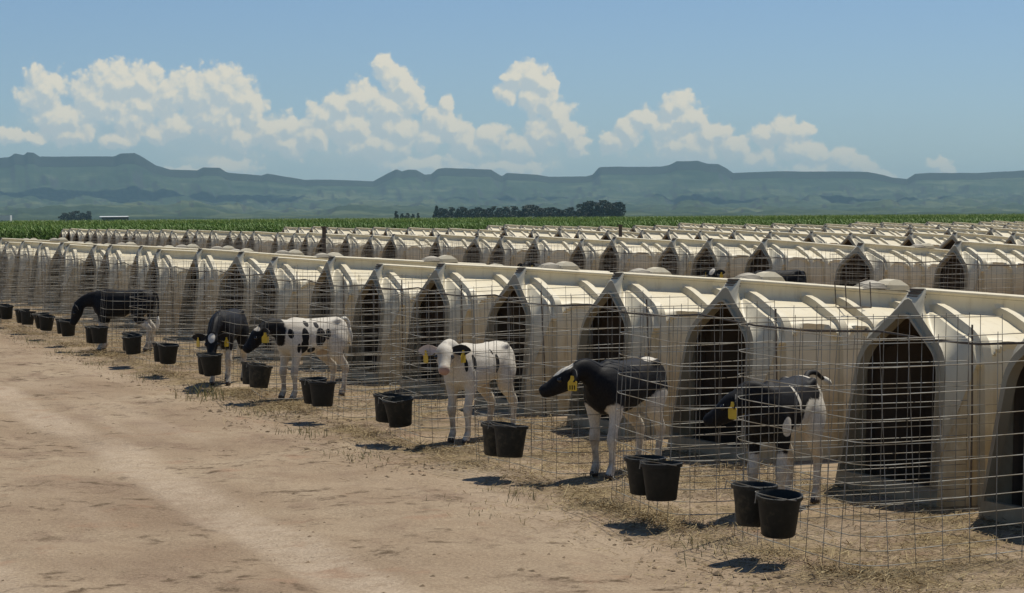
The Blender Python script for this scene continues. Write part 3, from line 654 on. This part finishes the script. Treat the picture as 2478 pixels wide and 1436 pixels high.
def make_calf(loc, yaw, scale, poll, hdir, patches, base, label, tail, ears, tags=(1, 1), legs=None, pinknose=False, belly=0.0):
    """x forward, y left; poll = top of the head, hdir = the way the face points"""
    root = empty('calf', (loc[0], loc[1], 0), yaw); root.scale = (scale,)*3
    legs = legs or {}
    poll = Vector(poll); hd = Vector(hdir).normalized()
    mb = MB()
    loft(mb, [(-.475, 0, .67, .03, .05), (-.45, 0, .67, .105, .125), (-.36, 0, .665, .15, .165), (-.20, 0, .665, .148, .160), (-.02, 0, .64, .165, .182), (.14, 0, .63, .160, .196), (.26, 0, .645, .138, .180), (.35, 0, .66, .105, .140), (.41, 0, .66, .04, .06)], 5, 20)
    # neck and head
    back = poll-hd*0.02; mid_ = Vector((0.30, 0, 0.70))*0.45+back*0.55+Vector((0, 0, 0.02))
    side = Vector((-hd.y, hd.x, 0)).normalized()
    loft(mb, [(.20, 0, .69, .09, .12), (.30, 0, .70, .078, .120), (*mid_, .058, .088), (*(back-Vector((0, 0, .038))), .050, .066)], 6, 16, (0, 1, 0) if abs(side.y) > 0.5 else side)
    dn = hd.cross(side) if hd.cross(side).z < 0 else -hd.cross(side)
    H = lambda a, d_: poll+hd*a+dn*d_
    loft(mb, [(*H(-.045, .052), .03, .036), (*H(-.02, .048), .062, .066), (*H(.035, .052), .076, .080), (*H(.085, .060), .072, .076), (*H(.135, .067), .058, .063), (*H(.185, .072), .049, .052), (*H(.225, .076), .051, .050), (*H(.252, .08), .040, .041), (*H(.264, .082), .016, .018)], 4, 16, side)
    loft(mb, [(*H(.07, .10), .046, .040), (*H(.14, .108), .036, .028), (*H(.22, .104), .033, .023)], 3, 10, side)   # jaw
    for sx in (1, -1):   # hip points and shoulder points show under the skin
        loft(mb, [(-.37, .075*sx, .78, .02, .02), (-.315, .098*sx, .792, .030, .030), (-.24, .095*sx, .775, .02, .02)], 4, 10)
        loft(mb, [(.31, .065*sx, .70, .03, .03), (.305, .088*sx, .62, .040, .05), (.27, .09*sx, .53, .03, .03)], 4, 10)
    loft(mb, [(.28, 0, .79, .03, .02), (.20, 0, .818, .035, .022), (.06, 0, .812, .025, .015)], 4, 10)
    for sx in (1, -1):
        dxf = legs.get('f%d' % sx, 0.0); dxh = legs.get('h%d' % sx, 0.0)
        y_ = .092*sx
        loft(mb, [(.24, y_*.75, .70, .06, .10), (.25, y_*.95, .58, .062, .092), (.235+.1*dxf, y_*1.02, .47, .048, .064), (.25+.5*dxf, y_, .36, .034, .041), (.264+.65*dxf, y_, .275, .039, .043), (.258+.75*dxf, y_, .20, .026, .029), (.255+.9*dxf, y_, .11, .025, .028), (.262+.95*dxf, y_, .078, .030, .033), (.285+dxf, y_, .035, .031, .036), (.295+dxf, y_, .004, .034, .042)], 4, 12)
        loft(mb, [(-.33, y_*.7, .70, .075, .12), (-.30, y_*1.1, .60, .082, .13), (-.27+.2*dxh, y_*1.22, .48, .064, .094), (-.335+.4*dxh, y_*1.15, .385, .042, .056), (-.408+.6*dxh, y_*1.05, .305, .034, .048), (-.402+.7*dxh, y_*1.02, .22, .027, .032), (-.392+.9*dxh, y_*1.02, .12, .026, .029), (-.385+.95*dxh, y_*1.02, .082, .030, .033), (-.362+dxh, y_*1.02, .036, .031, .036), (-.352+dxh, y_*1.02, .004, .034, .042)], 4, 12)
    # one continuous skin: voxel remesh then smooth
    raw = mb.mesh('body_raw'); tmp = bpy.data.objects.new('tmp', raw); COL.objects.link(tmp)
    rm = tmp.modifiers.new('r', 'REMESH'); rm.mode = 'VOXEL'; rm.voxel_size = 0.0095
    sm = tmp.modifiers.new('s', 'SMOOTH'); sm.iterations = 10; sm.factor = 0.5
    dg = bpy.context.evaluated_depsgraph_get(); me = bpy.data.meshes.new_from_object(tmp.evaluated_get(dg)); me.name = 'body'
    bpy.data.objects.remove(tmp)
    co = np.zeros(len(me.vertices)*3, np.float32); me.vertices.foreach_get('co', co); co = co.reshape(-1, 3)
    pv = np.full(len(co), base, np.float32)
    hp = np.array(poll); hdn, sdn, dnn = np.array(hd), np.array(side), np.array(dn)
    rel = co-hp; hl = np.stack([rel@hdn, rel@sdn, rel@dnn], -1)
    for (space, c_, r_, val) in patches:
        src = hl if space == 'h' else co
        d_ = 1-np.linalg.norm((src-np.array(c_))/np.array(r_), axis=1)
        if val > 0: pv = np.maximum(pv, np.clip(d_*1.6, -1, 1))
        else: pv = np.minimum(pv, np.clip(-d_*1.6, -1, 1))
    a_ = me.attributes.new('patch', 'FLOAT', 'POINT'); a_.data.foreach_set('value', pv)
    pk = np.zeros(len(co), np.float32)
    if pinknose: pk = np.clip((hl[:, 0]-0.222)/0.03, 0, 0.85)*(np.abs(hl[:, 1]) < 0.08)*(np.abs(hl[:, 2]) < 0.16)
    pk = np.maximum(pk, 0.55*np.clip(1-np.linalg.norm((co-np.array((-.17, 0, .45)))/np.array((.17, .12, .06)), axis=1), 0, 1)*(base < 0))
    me.attributes.new('pink', 'FLOAT', 'POINT').data.foreach_set('value', pk.astype(np.float32))
    me.polygons.foreach_set('use_smooth', [True]*len(me.polygons)); me.materials.append(M['coat']); me.materials.append(M['hoof'])
    mi = np.array([1 if co[p.vertices[0]][2] < 0.042 else 0 for p in me.polygons], np.int32); me.polygons.foreach_set('material_index', mi)
    me.update()
    link('body', me, None, root)
    # eyes
    for sx in (1, -1):
        e = MB(); cc = H(.098, .040)+side*(.064*sx)
        for a in range(7):
            pass
        bm = bmesh.new(); bmesh.ops.create_uvsphere(bm, u_segments=10, v_segments=7, radius=0.02); me_ = bpy.data.meshes.new('eye'); bm.to_mesh(me_); bm.free()
        me_.polygons.foreach_set('use_smooth', [True]*len(me_.polygons))
        eo = link('eye', me_, M['eye'], root); eo.location = cc
    for si, sx in enumerate((1, -1)):   # ears hang out sideways
        ea = MB(); b0 = H(.012, .028)+side*(.062*sx); dirv = (side*sx*0.95+Vector((0, 0, -0.22))-hd*0.28).normalized()
        nrmv = (hd*0.75+Vector((0, 0, 0.45))); nrmv = (nrmv-dirv*nrmv.dot(dirv)).normalized(); wv = dirv.cross(nrmv)
        V = []; prof_ = [(0, .018), (.035, .036), (.075, .047), (.115, .040), (.148, .020), (.162, .003)]
        for side_ in (0.004, -0.004):
            for (l_, w_) in prof_:
                for q in (-1, -.5, 0, .5, 1): V.append(b0+dirv*l_+wv*(w_*q)+nrmv*(side_-0.014*(1-q*q)*(1-l_/.2)))
        F = [(r_*5+c_, r_*5+c_+1, (r_+1)*5+c_+1, (r_+1)*5+c_) for r_ in range(5) for c_ in range(4)]
        F += [tuple(30+i for i in q[::-1]) for q in F]
        rim = [r_*5 for r_ in range(6)]+[25+c_ for c_ in range(1, 5)]+[r_*5+4 for r_ in range(4, -1, -1)]+[3, 2, 1]
        F += [(rim[(i+1) % len(rim)], rim[i], 30+rim[i], 30+rim[(i+1) % len(rim)]) for i in range(len(rim))]
        ea.add(V, F); eo = link('ear', ea.mesh('ear', True, R(50)), M['ear_b' if ears[si] == 'b' else 'ear_w'], root)
        if tags[si]:
            tg = MB(); tp = b0+dirv*.085+nrmv*0.006; dwn = Vector((0, 0, -1)); tn = (nrmv*0.6+side*sx*0.8); tn = (tn-dwn*tn.dot(dwn)).normalized(); tw = dwn.cross(tn)
            out_ = [(-.012, .0), (-.016, .022), (-.036, .045), (-.036, .098), (-.028, .105), (.028, .105), (.036, .098), (.036, .045), (.016, .022), (.012, .0)]
            V = [tp+tw*a+dwn*b_+tn*s_ for s_ in (0.012, 0.008) for a, b_ in out_]
            tg.add(V, [tuple(range(10)), tuple(range(19, 9, -1))]+[((i+1) % 10, i, 10+i, 10+(i+1) % 10) for i in range(10)])
            to = link('ear_tag', tg.mesh('ear_tag'), M['tag'], eo)
            if label.startswith('mostly black'):
                ik = MB()
                for q in (-.018, 0, .018):
                    Vq = [tp+tw*(q+a)+dwn*b_+tn*0.0135 for a, b_ in ((-.004, .066), (.004, .066), (.004, .096), (-.004, .096))]
                    Vq += [tp+tw*(q+a)+dwn*b_+tn*0.0115 for a, b_ in ((-.004, .066), (.004, .066), (.004, .096), (-.004, .096))]
                    ik.add(Vq, [(0, 1, 2, 3), (0, 4, 5, 1), (1, 5, 6, 2), (2, 6, 7, 3), (3, 7, 4, 0)])
                link('tag_marks', ik.mesh('tag_marks'), M['ink'], eo)
    # tail
    tb = MB(); q = spline(tail, 6); n_ = len(q)
    tb.tube([tuple(r_) for r_ in q], [0.021-0.010*(i/n_) for i in range(n_)], 8)
    link('tail', tb.mesh('tail', True), M['ear_b' if base > 0 or label.startswith('black and white') else 'tail_w'], root)
    sw = MB(); e_ = Vector(tuple(q[-1])); dv = (Vector(tuple(q[-1]))-Vector(tuple(q[-4]))).normalized()
    sw.tube([e_-dv*.05, e_-dv*.01, e_+dv*.05, e_+dv*.10, e_+dv*.15], [0.012, 0.022, 0.027, 0.018, 0.003], 8)
    link('tail_switch', sw.mesh('tail_switch', True), M['tail_w'], root)
    tag(root, label, 'calf', 'calves in the wire pens')
    return root
HANG = [(-.45, 0, .79), (-.49, 0, .77), (-.515, 0, .68), (-.515, .01, .54), (-.51, .01, .42)]
SOCKS = [('b', (.27, .1, .14), (.16, .10, .26), -1), ('b', (.27, -.1, .14), (.16, .10, .26), -1), ('b', (-.37, .1, .14), (.16, .12, .28), -1), ('b', (-.37, -.1, .14), (.16, .12, .28), -1)]
# A: black and white, tail raised (beside the second hutch)
make_calf((6.54, 12.0), math.atan2(-.66, -.75), 1.0, (.44, -.13, .765), (.12, -.88, -.46),
  [('b', (.16, 0, .74), (.36, .30, .22), 1), ('b', (.30, 0, .60), (.17, .24, .26), 1), ('b', (-.20, 0, .80), (.22, .26, .15), 1), ('h', (.12, 0, .05), (.35, .25, .25), 1), ('b', (-.44, 0, .82), (.06, .2, .2), 1),
   ('b', (-.375, 0, .80), (.06, .3, .2), -1), ('b', (-.36, 0, .55), (.17, .3, .19), -1), ('b', (.085, .15, .74), (.018, .08, .13), -1), ('b', (-.17, .13, .54), (.24, .17, .16), -1), ('b', (.27, .14, .56), (.05, .05, .06), -1)]+SOCKS, -1,
  'black and white calf in the second pen from the right, tail raised', [(-.45, 0, .80), (-.50, 0, .83), (-.58, .02, .83), (-.68, .03, .79), (-.74, .03, .77)], 'bb')
# B: mostly black
make_calf((6.42, 14.15), math.atan2(-.56, -.82), 1.0, (.53, -.10, .79), (.55, -.83, -.42),
  [('h', (.05, 0, -.01), (.085, .05, .06), -1), ('b', (-.30, .06, .83), (.10, .05, .04), -1), ('b', (-.28, .12, .47), (.13, .12, .15), -1), ('b', (-.28, -.12, .47), (.13, .12, .15), -1), ('b', (-.05, 0, .42), (.2, .12, .06), -1)]+
  [('b', (.27, .1, .2), (.15, .10, .34), -1), ('b', (.27, -.1, .2), (.15, .10, .34), -1), ('b', (-.37, .1, .2), (.17, .12, .34), -1), ('b', (-.37, -.1, .2), (.17, .12, .34), -1)], 1,
  'mostly black calf with white forehead patch and white legs, facing left', HANG, 'bb', legs={'f1': .04, 'f-1': -.05, 'h1': .05})
# C: white, looking at the camera
make_calf((6.30, 16.80), math.atan2(-.60, -.80), 0.98, (.52, .02, .83), (.80, .50, -.62),
  [('b', (-.09, .17, .66), (.035, .06, .09), 1), ('b', (-.04, .15, .76), (.018, .05, .03), 1), ('b', (.24, .13, .68), (.022, .05, .07), 1), ('b', (.33, .10, .66), (.018, .04, .06), 1), ('b', (-.46, 0, .68), (.05, .1, .15), 1)], -1,
  'white calf looking at the camera with two yellow ear tags', HANG, 'bw', pinknose=True, legs={'f1': .03, 'f-1': -.03, 'h1': -.05, 'h-1': .04})
# D: white with black flank spots, black head
make_calf((6.22, 21.5), R(-157), 1.0, (.62, -.03, .74), (.72, -.25, -.62),
  [('b', (.49, 0, .70), (.15, .17, .24), 1), ('b', (.16, .16, .65), (.042, .12, .085), 1), ('b', (.165, .17, .54), (.05, .12, .09), 1), ('b', (.24, .14, .53), (.025, .1, .05), 1), ('b', (-.035, .17, .63), (.07, .12, .10), 1), ('b', (.0, .15, .76), (.032, .08, .035), 1), ('b', (.12, .13, .79), (.035, .06, .05), 1), ('b', (-.14, .17, .66), (.035, .1, .06), 1), ('b', (.06, .16, .50), (.06, .1, .03), 1), ('b', (.32, .13, .68), (.03, .1, .05), 1), ('h', (.1, 0, .04), (.3, .2, .2), 1), ('h', (.02, .0, -.02), (.03, .09, .04), -1), ('b', (-.46, 0, .72), (.03, .1, .06), 1)], -1,
  'white calf with black flank spots and a lowered black head', [(-.45, 0, .80), (-.50, 0, .80), (-.54, 0, .76), (-.55, 0, .70), (-.555, 0, .66)], 'bb')
# E: black, head down at the bucket
make_calf((5.93, 23.80), R(-119), 1.0, (.60, .0, .58), (.58, .10, -.80),
  [('h', (.05, 0, -.01), (.06, .04, .05), -1)]+SOCKS, 1, 'black calf with its head down in a bucket, beside the spotted calf', HANG, 'bb')
# F: large black calf bending down
make_calf((6.05, 30.3), R(150), 1.04, (.62, .06, .62), (.45, .1, -.88),
  [('b', (-.22, 0, .46), (.16, .1, .09), -1)]+SOCKS, 1, 'large black calf near the left picture edge, bending its head down to a bucket', HANG, 'bb', tags=(0, 0))
# second row calves, seen over the front row of hutches
make_calf((18.1, 33.3), R(-175), 1.08, (.55, .1, .72), (.6, .3, -.7), SOCKS, 1, 'black calf whose back shows over the front row, right of the picture centre', HANG, 'bb')
make_calf((18.0, 35.55), R(-120), 1.0, (.50, 0, .86), (.8, -.3, -.5), [('h', (.06, 0, 0), (.09, .05, .06), -1)]+SOCKS, 1, 'black calf with a white forehead peeping over the front row of hutches', HANG, 'bb')
make_calf((18.0, 44.0), R(-150), 0.98, (.52, 0, .84), (.8, .2, -.5), SOCKS, 1, 'dark calf whose back barely shows over the front row near the picture centre', HANG, 'bb')

# ------------------------------------------------------------------ straw, clods, weeds (uncountable)
def set_tint(me, vals): me.attributes.new('tint', 'FLOAT', 'POINT').data.foreach_set('value', np.asarray(vals, np.float32))
def straw_litter(N):
    ys_ = 9.0+(rng.random(N)**1.6)*34
    band = rng.random(N)
    xs_ = np.where(band < 0.30, 5.62+rng.normal(0, 0.16, N), np.where(band < 0.96, 5.55+rng.random(N)*2.0, 5.2+rng.normal(0, .25, N)))
    keep = (fbm(xs_*1.1, ys_*0.9, 77, 3)+0.15*rng.normal(size=N) > 0.02); xs_, ys_ = xs_[keep], ys_[keep]; N = len(xs_)
    a = rng.random(N)*2*PI; l_ = rng.gamma(2.2, .016, N)+.012; w_ = rng.uniform(.001, .0024, N); el = rng.uniform(-.05, .45, N)
    dx, dy, dz = np.cos(a)*np.cos(el)*l_, np.sin(a)*np.cos(el)*l_, np.sin(el)*l_
    nx, ny = -np.sin(a)*w_, np.cos(a)*w_; heap = np.clip(fbm(xs_*1.1, ys_*0.9, 77, 3)-.05, 0, .4)*np.clip((xs_-5.2)*2, 0, 1); z0 = gz(xs_, ys_)+rng.uniform(.002, .012, N)+heap*rng.random(N)*.16
    v = np.empty((N, 4, 3)); 
    for i, (s, e) in enumerate(((-1, -.5), (1, -.5), (1, .5), (-1, .5))):
        v[:, i, 0] = xs_+nx*s+dx*e; v[:, i, 1] = ys_+ny*s+dy*e; v[:, i, 2] = z0+dz*(e+.5)+0.0015*(s > 0)
    me = np_mesh('straw_litter', v.reshape(-1, 3), np.arange(4*N).reshape(N, 4)); set_tint(me, np.repeat(rng.random(N)**1.2, 4))
    o = link('straw_litter', me, M['straw']); tag(o, 'loose yellow and brown straw scattered under the wire pens', 'straw', kind='stuff')
straw_litter(150000)
def clods(N):
    u_ = rng.random(N); ys_ = 8+(rng.random(N)**1.5)*30; xs_ = np.where(u_ < 0.5, rng.uniform(-3, 5.3, N), rng.normal(5.5, .45, N))
    keep = fbm(xs_*0.8, ys_*0.8, 99, 3) > -0.02; xs_, ys_ = xs_[keep], ys_[keep]; N = len(xs_)
    r_ = rng.gamma(1.4, .0042, N)+.003; r_ = np.clip(r_, 0, .03)
    oct_ = np.array([(1, 0, 0), (.31, .95, 0), (-.81, .59, 0), (-.81, -.59, 0), (.31, -.95, 0), (.1, 0, .5), (-.05, .1, -.5)]); f0 = np.array([(0, 1, 5), (1, 2, 5), (2, 3, 5), (3, 4, 5), (4, 0, 5), (1, 0, 6), (2, 1, 6), (3, 2, 6), (4, 3, 6), (0, 4, 6)])
    v = oct_[None]*r_[:, None, None]*rng.uniform(.6, 1.4, (N, 7, 3)); v[:, :, 0] += xs_[:, None]; v[:, :, 1] += ys_[:, None]; v[:, :, 2] += (gz(xs_, ys_)+r_*.15)[:, None]
    f = (f0[None]+(np.arange(N)*7)[:, None, None]).reshape(-1, 3)
    me = np_mesh('dirt_clods', v.reshape(-1, 3), f); set_tint(me, np.repeat(rng.random(N), 7))
    o = link('dirt_clods', me, M['clod']); tag(o, 'small dry dirt and manure crumbs strewn over the lane', 'dirt clods', kind='stuff')
clods(9000)
def weeds():
    V = []; T_ = []
    for (x, y, nb, h) in [(5.25, 22.0, 60, .16), (5.1, 17.9, 60, .07), (5.0, 15.9, 50, .06), (5.2, 24.9, 60, .06), (5.2, 27.5, 60, .06), (4.7, 12.6, 40, .04), (5.3, 19.9, 70, .06), (5.3, 13.2, 60, .05), (5.4, 10.9, 60, .05), (5.2, 30, 60, .07), (5.2, 33, 60, .07)]:
        for _ in range(nb):
            px, py = x+random.gauss(0, .12), y+random.gauss(0, .3); a = random.random()*2*PI; hh = h*random.uniform(.4, 1.1); l_ = hh*random.uniform(.2, .8); w_ = .002+hh*.018
            z = float(gz(px, py)); t_ = random.random()
            V += [(px-w_*math.sin(a), py+w_*math.cos(a), z), (px+w_*math.sin(a), py-w_*math.cos(a), z), (px+l_*.6*math.cos(a)+w_*.7*math.sin(a), py+l_*.6*math.sin(a)-w_*.7*math.cos(a), z+hh*.7), (px+l_*math.cos(a), py+l_*math.sin(a), z+hh)]
            T_ += [t_]*4
    me = np_mesh('weeds', V, np.arange(len(V)).reshape(-1, 4)); set_tint(me, T_)
    o = link('weeds', me, M['weed']); tag(o, 'low green weeds growing along the front of the pens', 'weeds', kind='stuff')
weeds()

# ------------------------------------------------------------------ corn field beyond the rows
def corn():
    Vs = []; Ts = []
    def patch(n, y0, y1, x0, x1, leaf_n, wide):
        X = rng.uniform(x0, x1, n); Yc = rng.uniform(y0, y1, n); H = 1.58+0.09*fbm(X*.06, Yc*.06, 8, 3)*2+rng.normal(0, .05, n)
        tint0 = np.clip(.5+.9*fbm(X*.08, Yc*.05, 15, 3), 0, 1)
        for q in range(leaf_n):
            a = rng.random(n)*2*PI; zb = H*rng.uniform(.25, .86, n); ln = rng.uniform(.35, .65, n)*wide**.4; wd = rng.uniform(.035, .06, n)*wide
            cx, sx_ = np.cos(a), np.sin(a)
            p0 = np.stack([X, Yc, zb], -1); p1 = p0+np.stack([cx*ln*.5, sx_*ln*.5, ln*.45], -1); p2 = p0+np.stack([cx*ln, sx_*ln, ln*rng.uniform(-.1, .35, n)], -1)
            p1[:, 2] = np.minimum(p1[:, 2], H+.08); p2[:, 2] = np.minimum(p2[:, 2], H+.05)
            s = np.stack([-sx_*wd, cx*wd, 0*wd], -1)
            Vs.append(np.stack([p0-s*.6, p0+s*.6, p1+s, p1-s], 1)); Vs.append(np.stack([p1-s, p1+s, p2+s*.15, p2-s*.15], 1))
            tv = np.clip(tint0*.55+.12+.3*rng.random(n)*(zb/H), 0, 1); Ts.extend([tv, tv])
        # stalk with tassel
        w_ = np.full(n, .014*wide); a = rng.random(n)*PI; s = np.stack([np.cos(a)*w_, np.sin(a)*w_, 0*w_], -1)
        b0 = np.stack([X, Yc, 0*X], -1); t0 = np.stack([X+rng.normal(0, .03, n), Yc, H], -1)
        Vs.append(np.stack([b0-s, b0+s, t0+s*.6, t0-s*.6], 1)); Ts.append(np.full(n, .35))
        t1 = t0+np.stack([rng.normal(0, .06, n), rng.normal(0, .06, n), rng.uniform(.05, .14, n)], -1)
        Vs.append(np.stack([t0-s*.8, t0+s*.8, t1+s*.8, t1-s*.8], 1)); Ts.append(np.full(n, .97))
    patch(24000, 117.5, 121, -45, 100, 6, 0.42)
    patch(22000, 121, 150, -50, 120, 4, 0.65)
    patch(24000, 150, 420, -100, 290, 3, 1.2)
    v = np.concatenate(Vs).reshape(-1, 3); t_ = np.repeat(np.concatenate(Ts), 4)
    me = np_mesh('corn_field', v, np.arange(len(v)).reshape(-1, 4)); set_tint(me, t_)
    o = link('corn_field', me, M['corn']); tag(o, 'tall green corn crop growing behind the ends of the hutch rows', 'corn field', kind='stuff')
corn()

# ------------------------------------------------------------------ far trees
def tree_mesh(seed, conic):
    r_ = np.random.default_rng(seed); V = []; T_ = []
    ncl = 26
    for _ in range(ncl):
        h = r_.uniform(.16, .98); rad = (1-h)**.7*.42 if conic else .5*math.sin(PI*min(1, .12+h*.86))**.75
        a = r_.random()*2*PI; rr_ = rad*r_.random()**.4; c = np.array([rr_*math.cos(a), rr_*math.sin(a), h]); t_ = np.clip(.2+.6*r_.random(), 0, 1)
        for _ in range(40):
            p = c+r_.normal(0, .055 if conic else .075, 3); p[2] = np.clip(p[2], .08, 1.02); n1 = r_.normal(size=3); n1 /= np.linalg.norm(n1); n2 = np.cross(n1, r_.normal(size=3)); n2 /= np.linalg.norm(n2); s = r_.uniform(.04, .07)
            V += [p-n1*s, p+n2*s*.7, p+n1*s, p-n2*s*.7]; T_ += [np.clip(t_+r_.normal(0, .12), 0, 1)]*4
    me = np_mesh('crown', np.array(V), np.arange(len(V)).reshape(-1, 4)); set_tint(me, T_); me.materials.append(M['tree'])
    return me
crowns = [tree_mesh(i, i == 0) for i in range(4)]
tk = MB(); tk.tube([(0, 0, -.02), (.01, 0, .25), (0, .01, .6)], [.035, .026, .012], 6); trunk_me = tk.mesh('trunk'); trunk_me.materials.append(M['bark'])
# offset from the view axis (milliradians), distance, height, width factor, crown
TREES = [(-53.1,1300,7.6,.75,0),(-50.3,1310,4.6,.8,1),(-48,1305,4.4,.9,2),(-45.7,1300,4.6,.9,3),(-43,1320,5.2,.7,0),(-34.6,1290,9.4,.6,0),(-32.2,1300,8.8,.75,1),(-30,1300,7.4,.9,2),(-27.4,1310,7.8,1.0,3),(-24.7,1290,8.6,.7,0),(-22.6,1300,8.5,1.0,1),(-20,1310,7.2,1.0,3),(-17.7,1300,7.6,1.2,2),(-15,1310,8,1,1),(-12.9,1290,7.8,1.0,3),(-10.5,1300,7.8,.9,1),(-8.4,1310,8.4,.8,2),(-5.1,1290,8.6,1.1,1),(-2,1300,8.6,1.2,2),(1.3,1310,8.2,1.1,3),(5.9,1280,9.6,1.3,2),(9.1,1300,9.6,1.4,1),(12.8,1290,8.9,1.3,3),(16.2,1310,8.0,1.2,2),(19.1,1300,7.6,1.4,1),(22.1,1300,7.2,1.3,3),(25.4,1300,7.0,1.1,1),(28.3,1310,7.6,1.1,3),(31.6,1290,11.2,1.0,2),(34.3,1300,11.4,.9,1),(36.8,1300,11.2,.9,3),(39.5,1295,12.0,.9,2),(42.5,1300,12.4,.9,1),(45,1295,12.0,.9,3),(47.8,1300,11.4,.9,2),(50,1295,10.8,.8,1),
         (-206,1800,9.0,1.2,1),(-203,1800,8.6,1.2,3),(-200.5,1810,9.0,1.2,2),(-197.5,1800,8.6,1.1,1),(-195.3,1800,9.4,.9,3)]
TWORD = {0: 'slim pointed dark tree', 1: 'rounded dark tree', 2: 'broad dark tree', 3: 'bushy dark tree'}
for i, (mr, dist, h, wf, kx) in enumerate(TREES):
    bb = THETA+math.atan(mr/1000); o = empty('tree', (dist*math.sin(bb), dist*math.cos(bb), 0), i*1.7); h *= .76+.22*((i*37) % 11)/11-.06; o.scale = (h*wf*1.05, h*wf*1.05, h)
    kid(link('crown', crowns[kx]), o); kid(link('trunk', trunk_me), o)
    if i < 5: lab = f'{TWORD[kx]} left of the tree line, {ordn(i+1)} of five'
    elif i < 28: lab = f'{TWORD[kx]} in the low tree line, {ordn(i-4)} from its left'
    elif i < 36: lab = f'{TWORD[kx]} in the tall grove, {ordn(i-27)} from its left'
    else: lab = f'{TWORD[kx]} in the far-left clump, {ordn(i-35)} from its left'
    tag(o, lab, 'tree', 'trees beyond the corn field')

# ------------------------------------------------------------------ far shed and truck, posts
def polar(mr, d, z=0): bb = THETA+math.atan(mr/1000); return Vector((d*math.sin(bb), d*math.cos(bb), z))
o = empty('shed', polar(-183, 1500), -THETA); mb = MB()
mb.add([(-9.5, -4, 3.0), (9.5, -4, 3.0), (9.5, 0, 3.5), (-9.5, 0, 3.5), (9.5, 4, 3.0), (-9.5, 4, 3.0), (-9.5, -4, 2.9), (9.5, -4, 2.9), (9.5, 4, 2.9), (-9.5, 4, 2.9)], [(0, 1, 2, 3), (3, 2, 4, 5), (0, 6, 7, 1), (5, 4, 8, 9), (0, 3, 5, 9, 6), (1, 7, 8, 4, 2)])
link('roof', mb.mesh('roof'), M['tin'], o)
mb = MB()
for x_ in range(-9, 10, 3): mb.box((x_, -3.6, 1.42), (.25, .25, 2.86)); mb.box((x_, 3.6, 1.42), (.25, .25, 2.86))
mb.box((0, 3.4, 1.4), (18.4, .2, 2.8)); link('wall', mb.mesh('wall'), M['wall'], o)
tag(o, 'long low shed with a pale roof far off at the left below the hills', 'shed')
o = empty('truck', polar(-234.6, 700), -THETA); mb = MB(); mb.box((0.6, 0, 2.0), (4.4, 2.3, 2.2)); link('cargo_box', mb.mesh('cargo_box'), M['tin'], o)
mb = MB(); mb.add([(-3.6, -1.1, .8), (-1.7, -1.1, .8), (-1.7, -1.1, 2.6), (-2.9, -1.1, 2.6), (-3.5, -1.1, 1.7), (-3.6, 1.1, .8), (-1.7, 1.1, .8), (-1.7, 1.1, 2.6), (-2.9, 1.1, 2.6), (-3.5, 1.1, 1.7)], [(0, 1, 2, 3, 4), (9, 8, 7, 6, 5), (0, 4, 9, 5), (4, 3, 8, 9), (3, 2, 7, 8), (2, 1, 6, 7), (1, 0, 5, 6)]); link('cab', mb.mesh('cab'), M['wall'], o)
for x_ in (-2.6, 1.9):
    for y_ in (-.95, .95):
        mb = MB(); mb.tube([(x_, y_-.14, .5), (x_, y_+.14, .5)], .5, 14); link('wheel', mb.mesh('wheel'), M['rubber'], o)
tag(o, 'white box truck far away at the left picture edge beyond the corn', 'truck')
for (x_, y_, h, lab) in [(18.0, 60.5, 1.55, 'dark upright post standing in the second row, left of the picture centre'), (30.0, 66.2, 1.5, 'dark upright post standing in the third row, right of the picture centre')]:
    mb = MB(); mb.box((0, 0, h/2-.1), (.09, .09, h+.2)); mb.box((0, 0, h+.02), (.13, .13, .05)); o = link('post', mb.mesh('post'), M['steel'], None, (x_, y_, 0)); tag(o, lab, 'post')
# wire bucket holder hanging at the vent of the third hutch
mb = MB()
fr = [(0, .0, 0), (0, -.02, -.20), (-.22, -.02, -.20), (-.22, 0, .0)]
mb.tube(fr, .005, 5); mb.tube([(x, y-.16, z-.0) for x, y, z in fr], .005, 5); mb.tube([(0, -.02, -.20), (0, -.18, -.20)], .005, 5); mb.tube([(-.22, -.02, -.20), (-.22, -.18, -.20)], .005, 5); mb.tube([(0, 0, 0), (0.1, 0.05, .02)], .005, 5)
o = link('wire_holder', mb.mesh('wire_holder'), M['steel'], None, (8.78, 14.84, 1.33)); tag(o, 'small bent wire bucket holder hanging from a vent on the hutch ridge', 'wire holder')

# ------------------------------------------------------------------ haze: one closed box of even pale air
hz = MB(); zt = 330.0; hz.box((3500, 5000, (zt-8)/2), (22000, 19000, zt+8))
mt = bpy.data.materials.new('pale_air'); mt.use_nodes = True; nt = mt.node_tree; nt.nodes.clear()
om = nt.nodes.new('ShaderNodeOutputMaterial'); vp = nt.nodes.new('ShaderNodeVolumePrincipled')
vp.inputs['Color'].default_value = (0.54, 0.86, 0.99, 1); vp.inputs['Density'].default_value = 6.8e-5; vp.inputs['Anisotropy'].default_value = 0.0
nt.links.new(vp.outputs[0], om.inputs['Volume'])
o = link('haze', hz.mesh('haze'), mt); tag(o, 'thin pale blue haze over the plain and hills', 'haze', kind='stuff')
scene.cycles.volume_bounces = 0; scene.cycles.max_bounces = 6; scene.cycles.diffuse_bounces = 4
scene.cycles.use_denoising = True
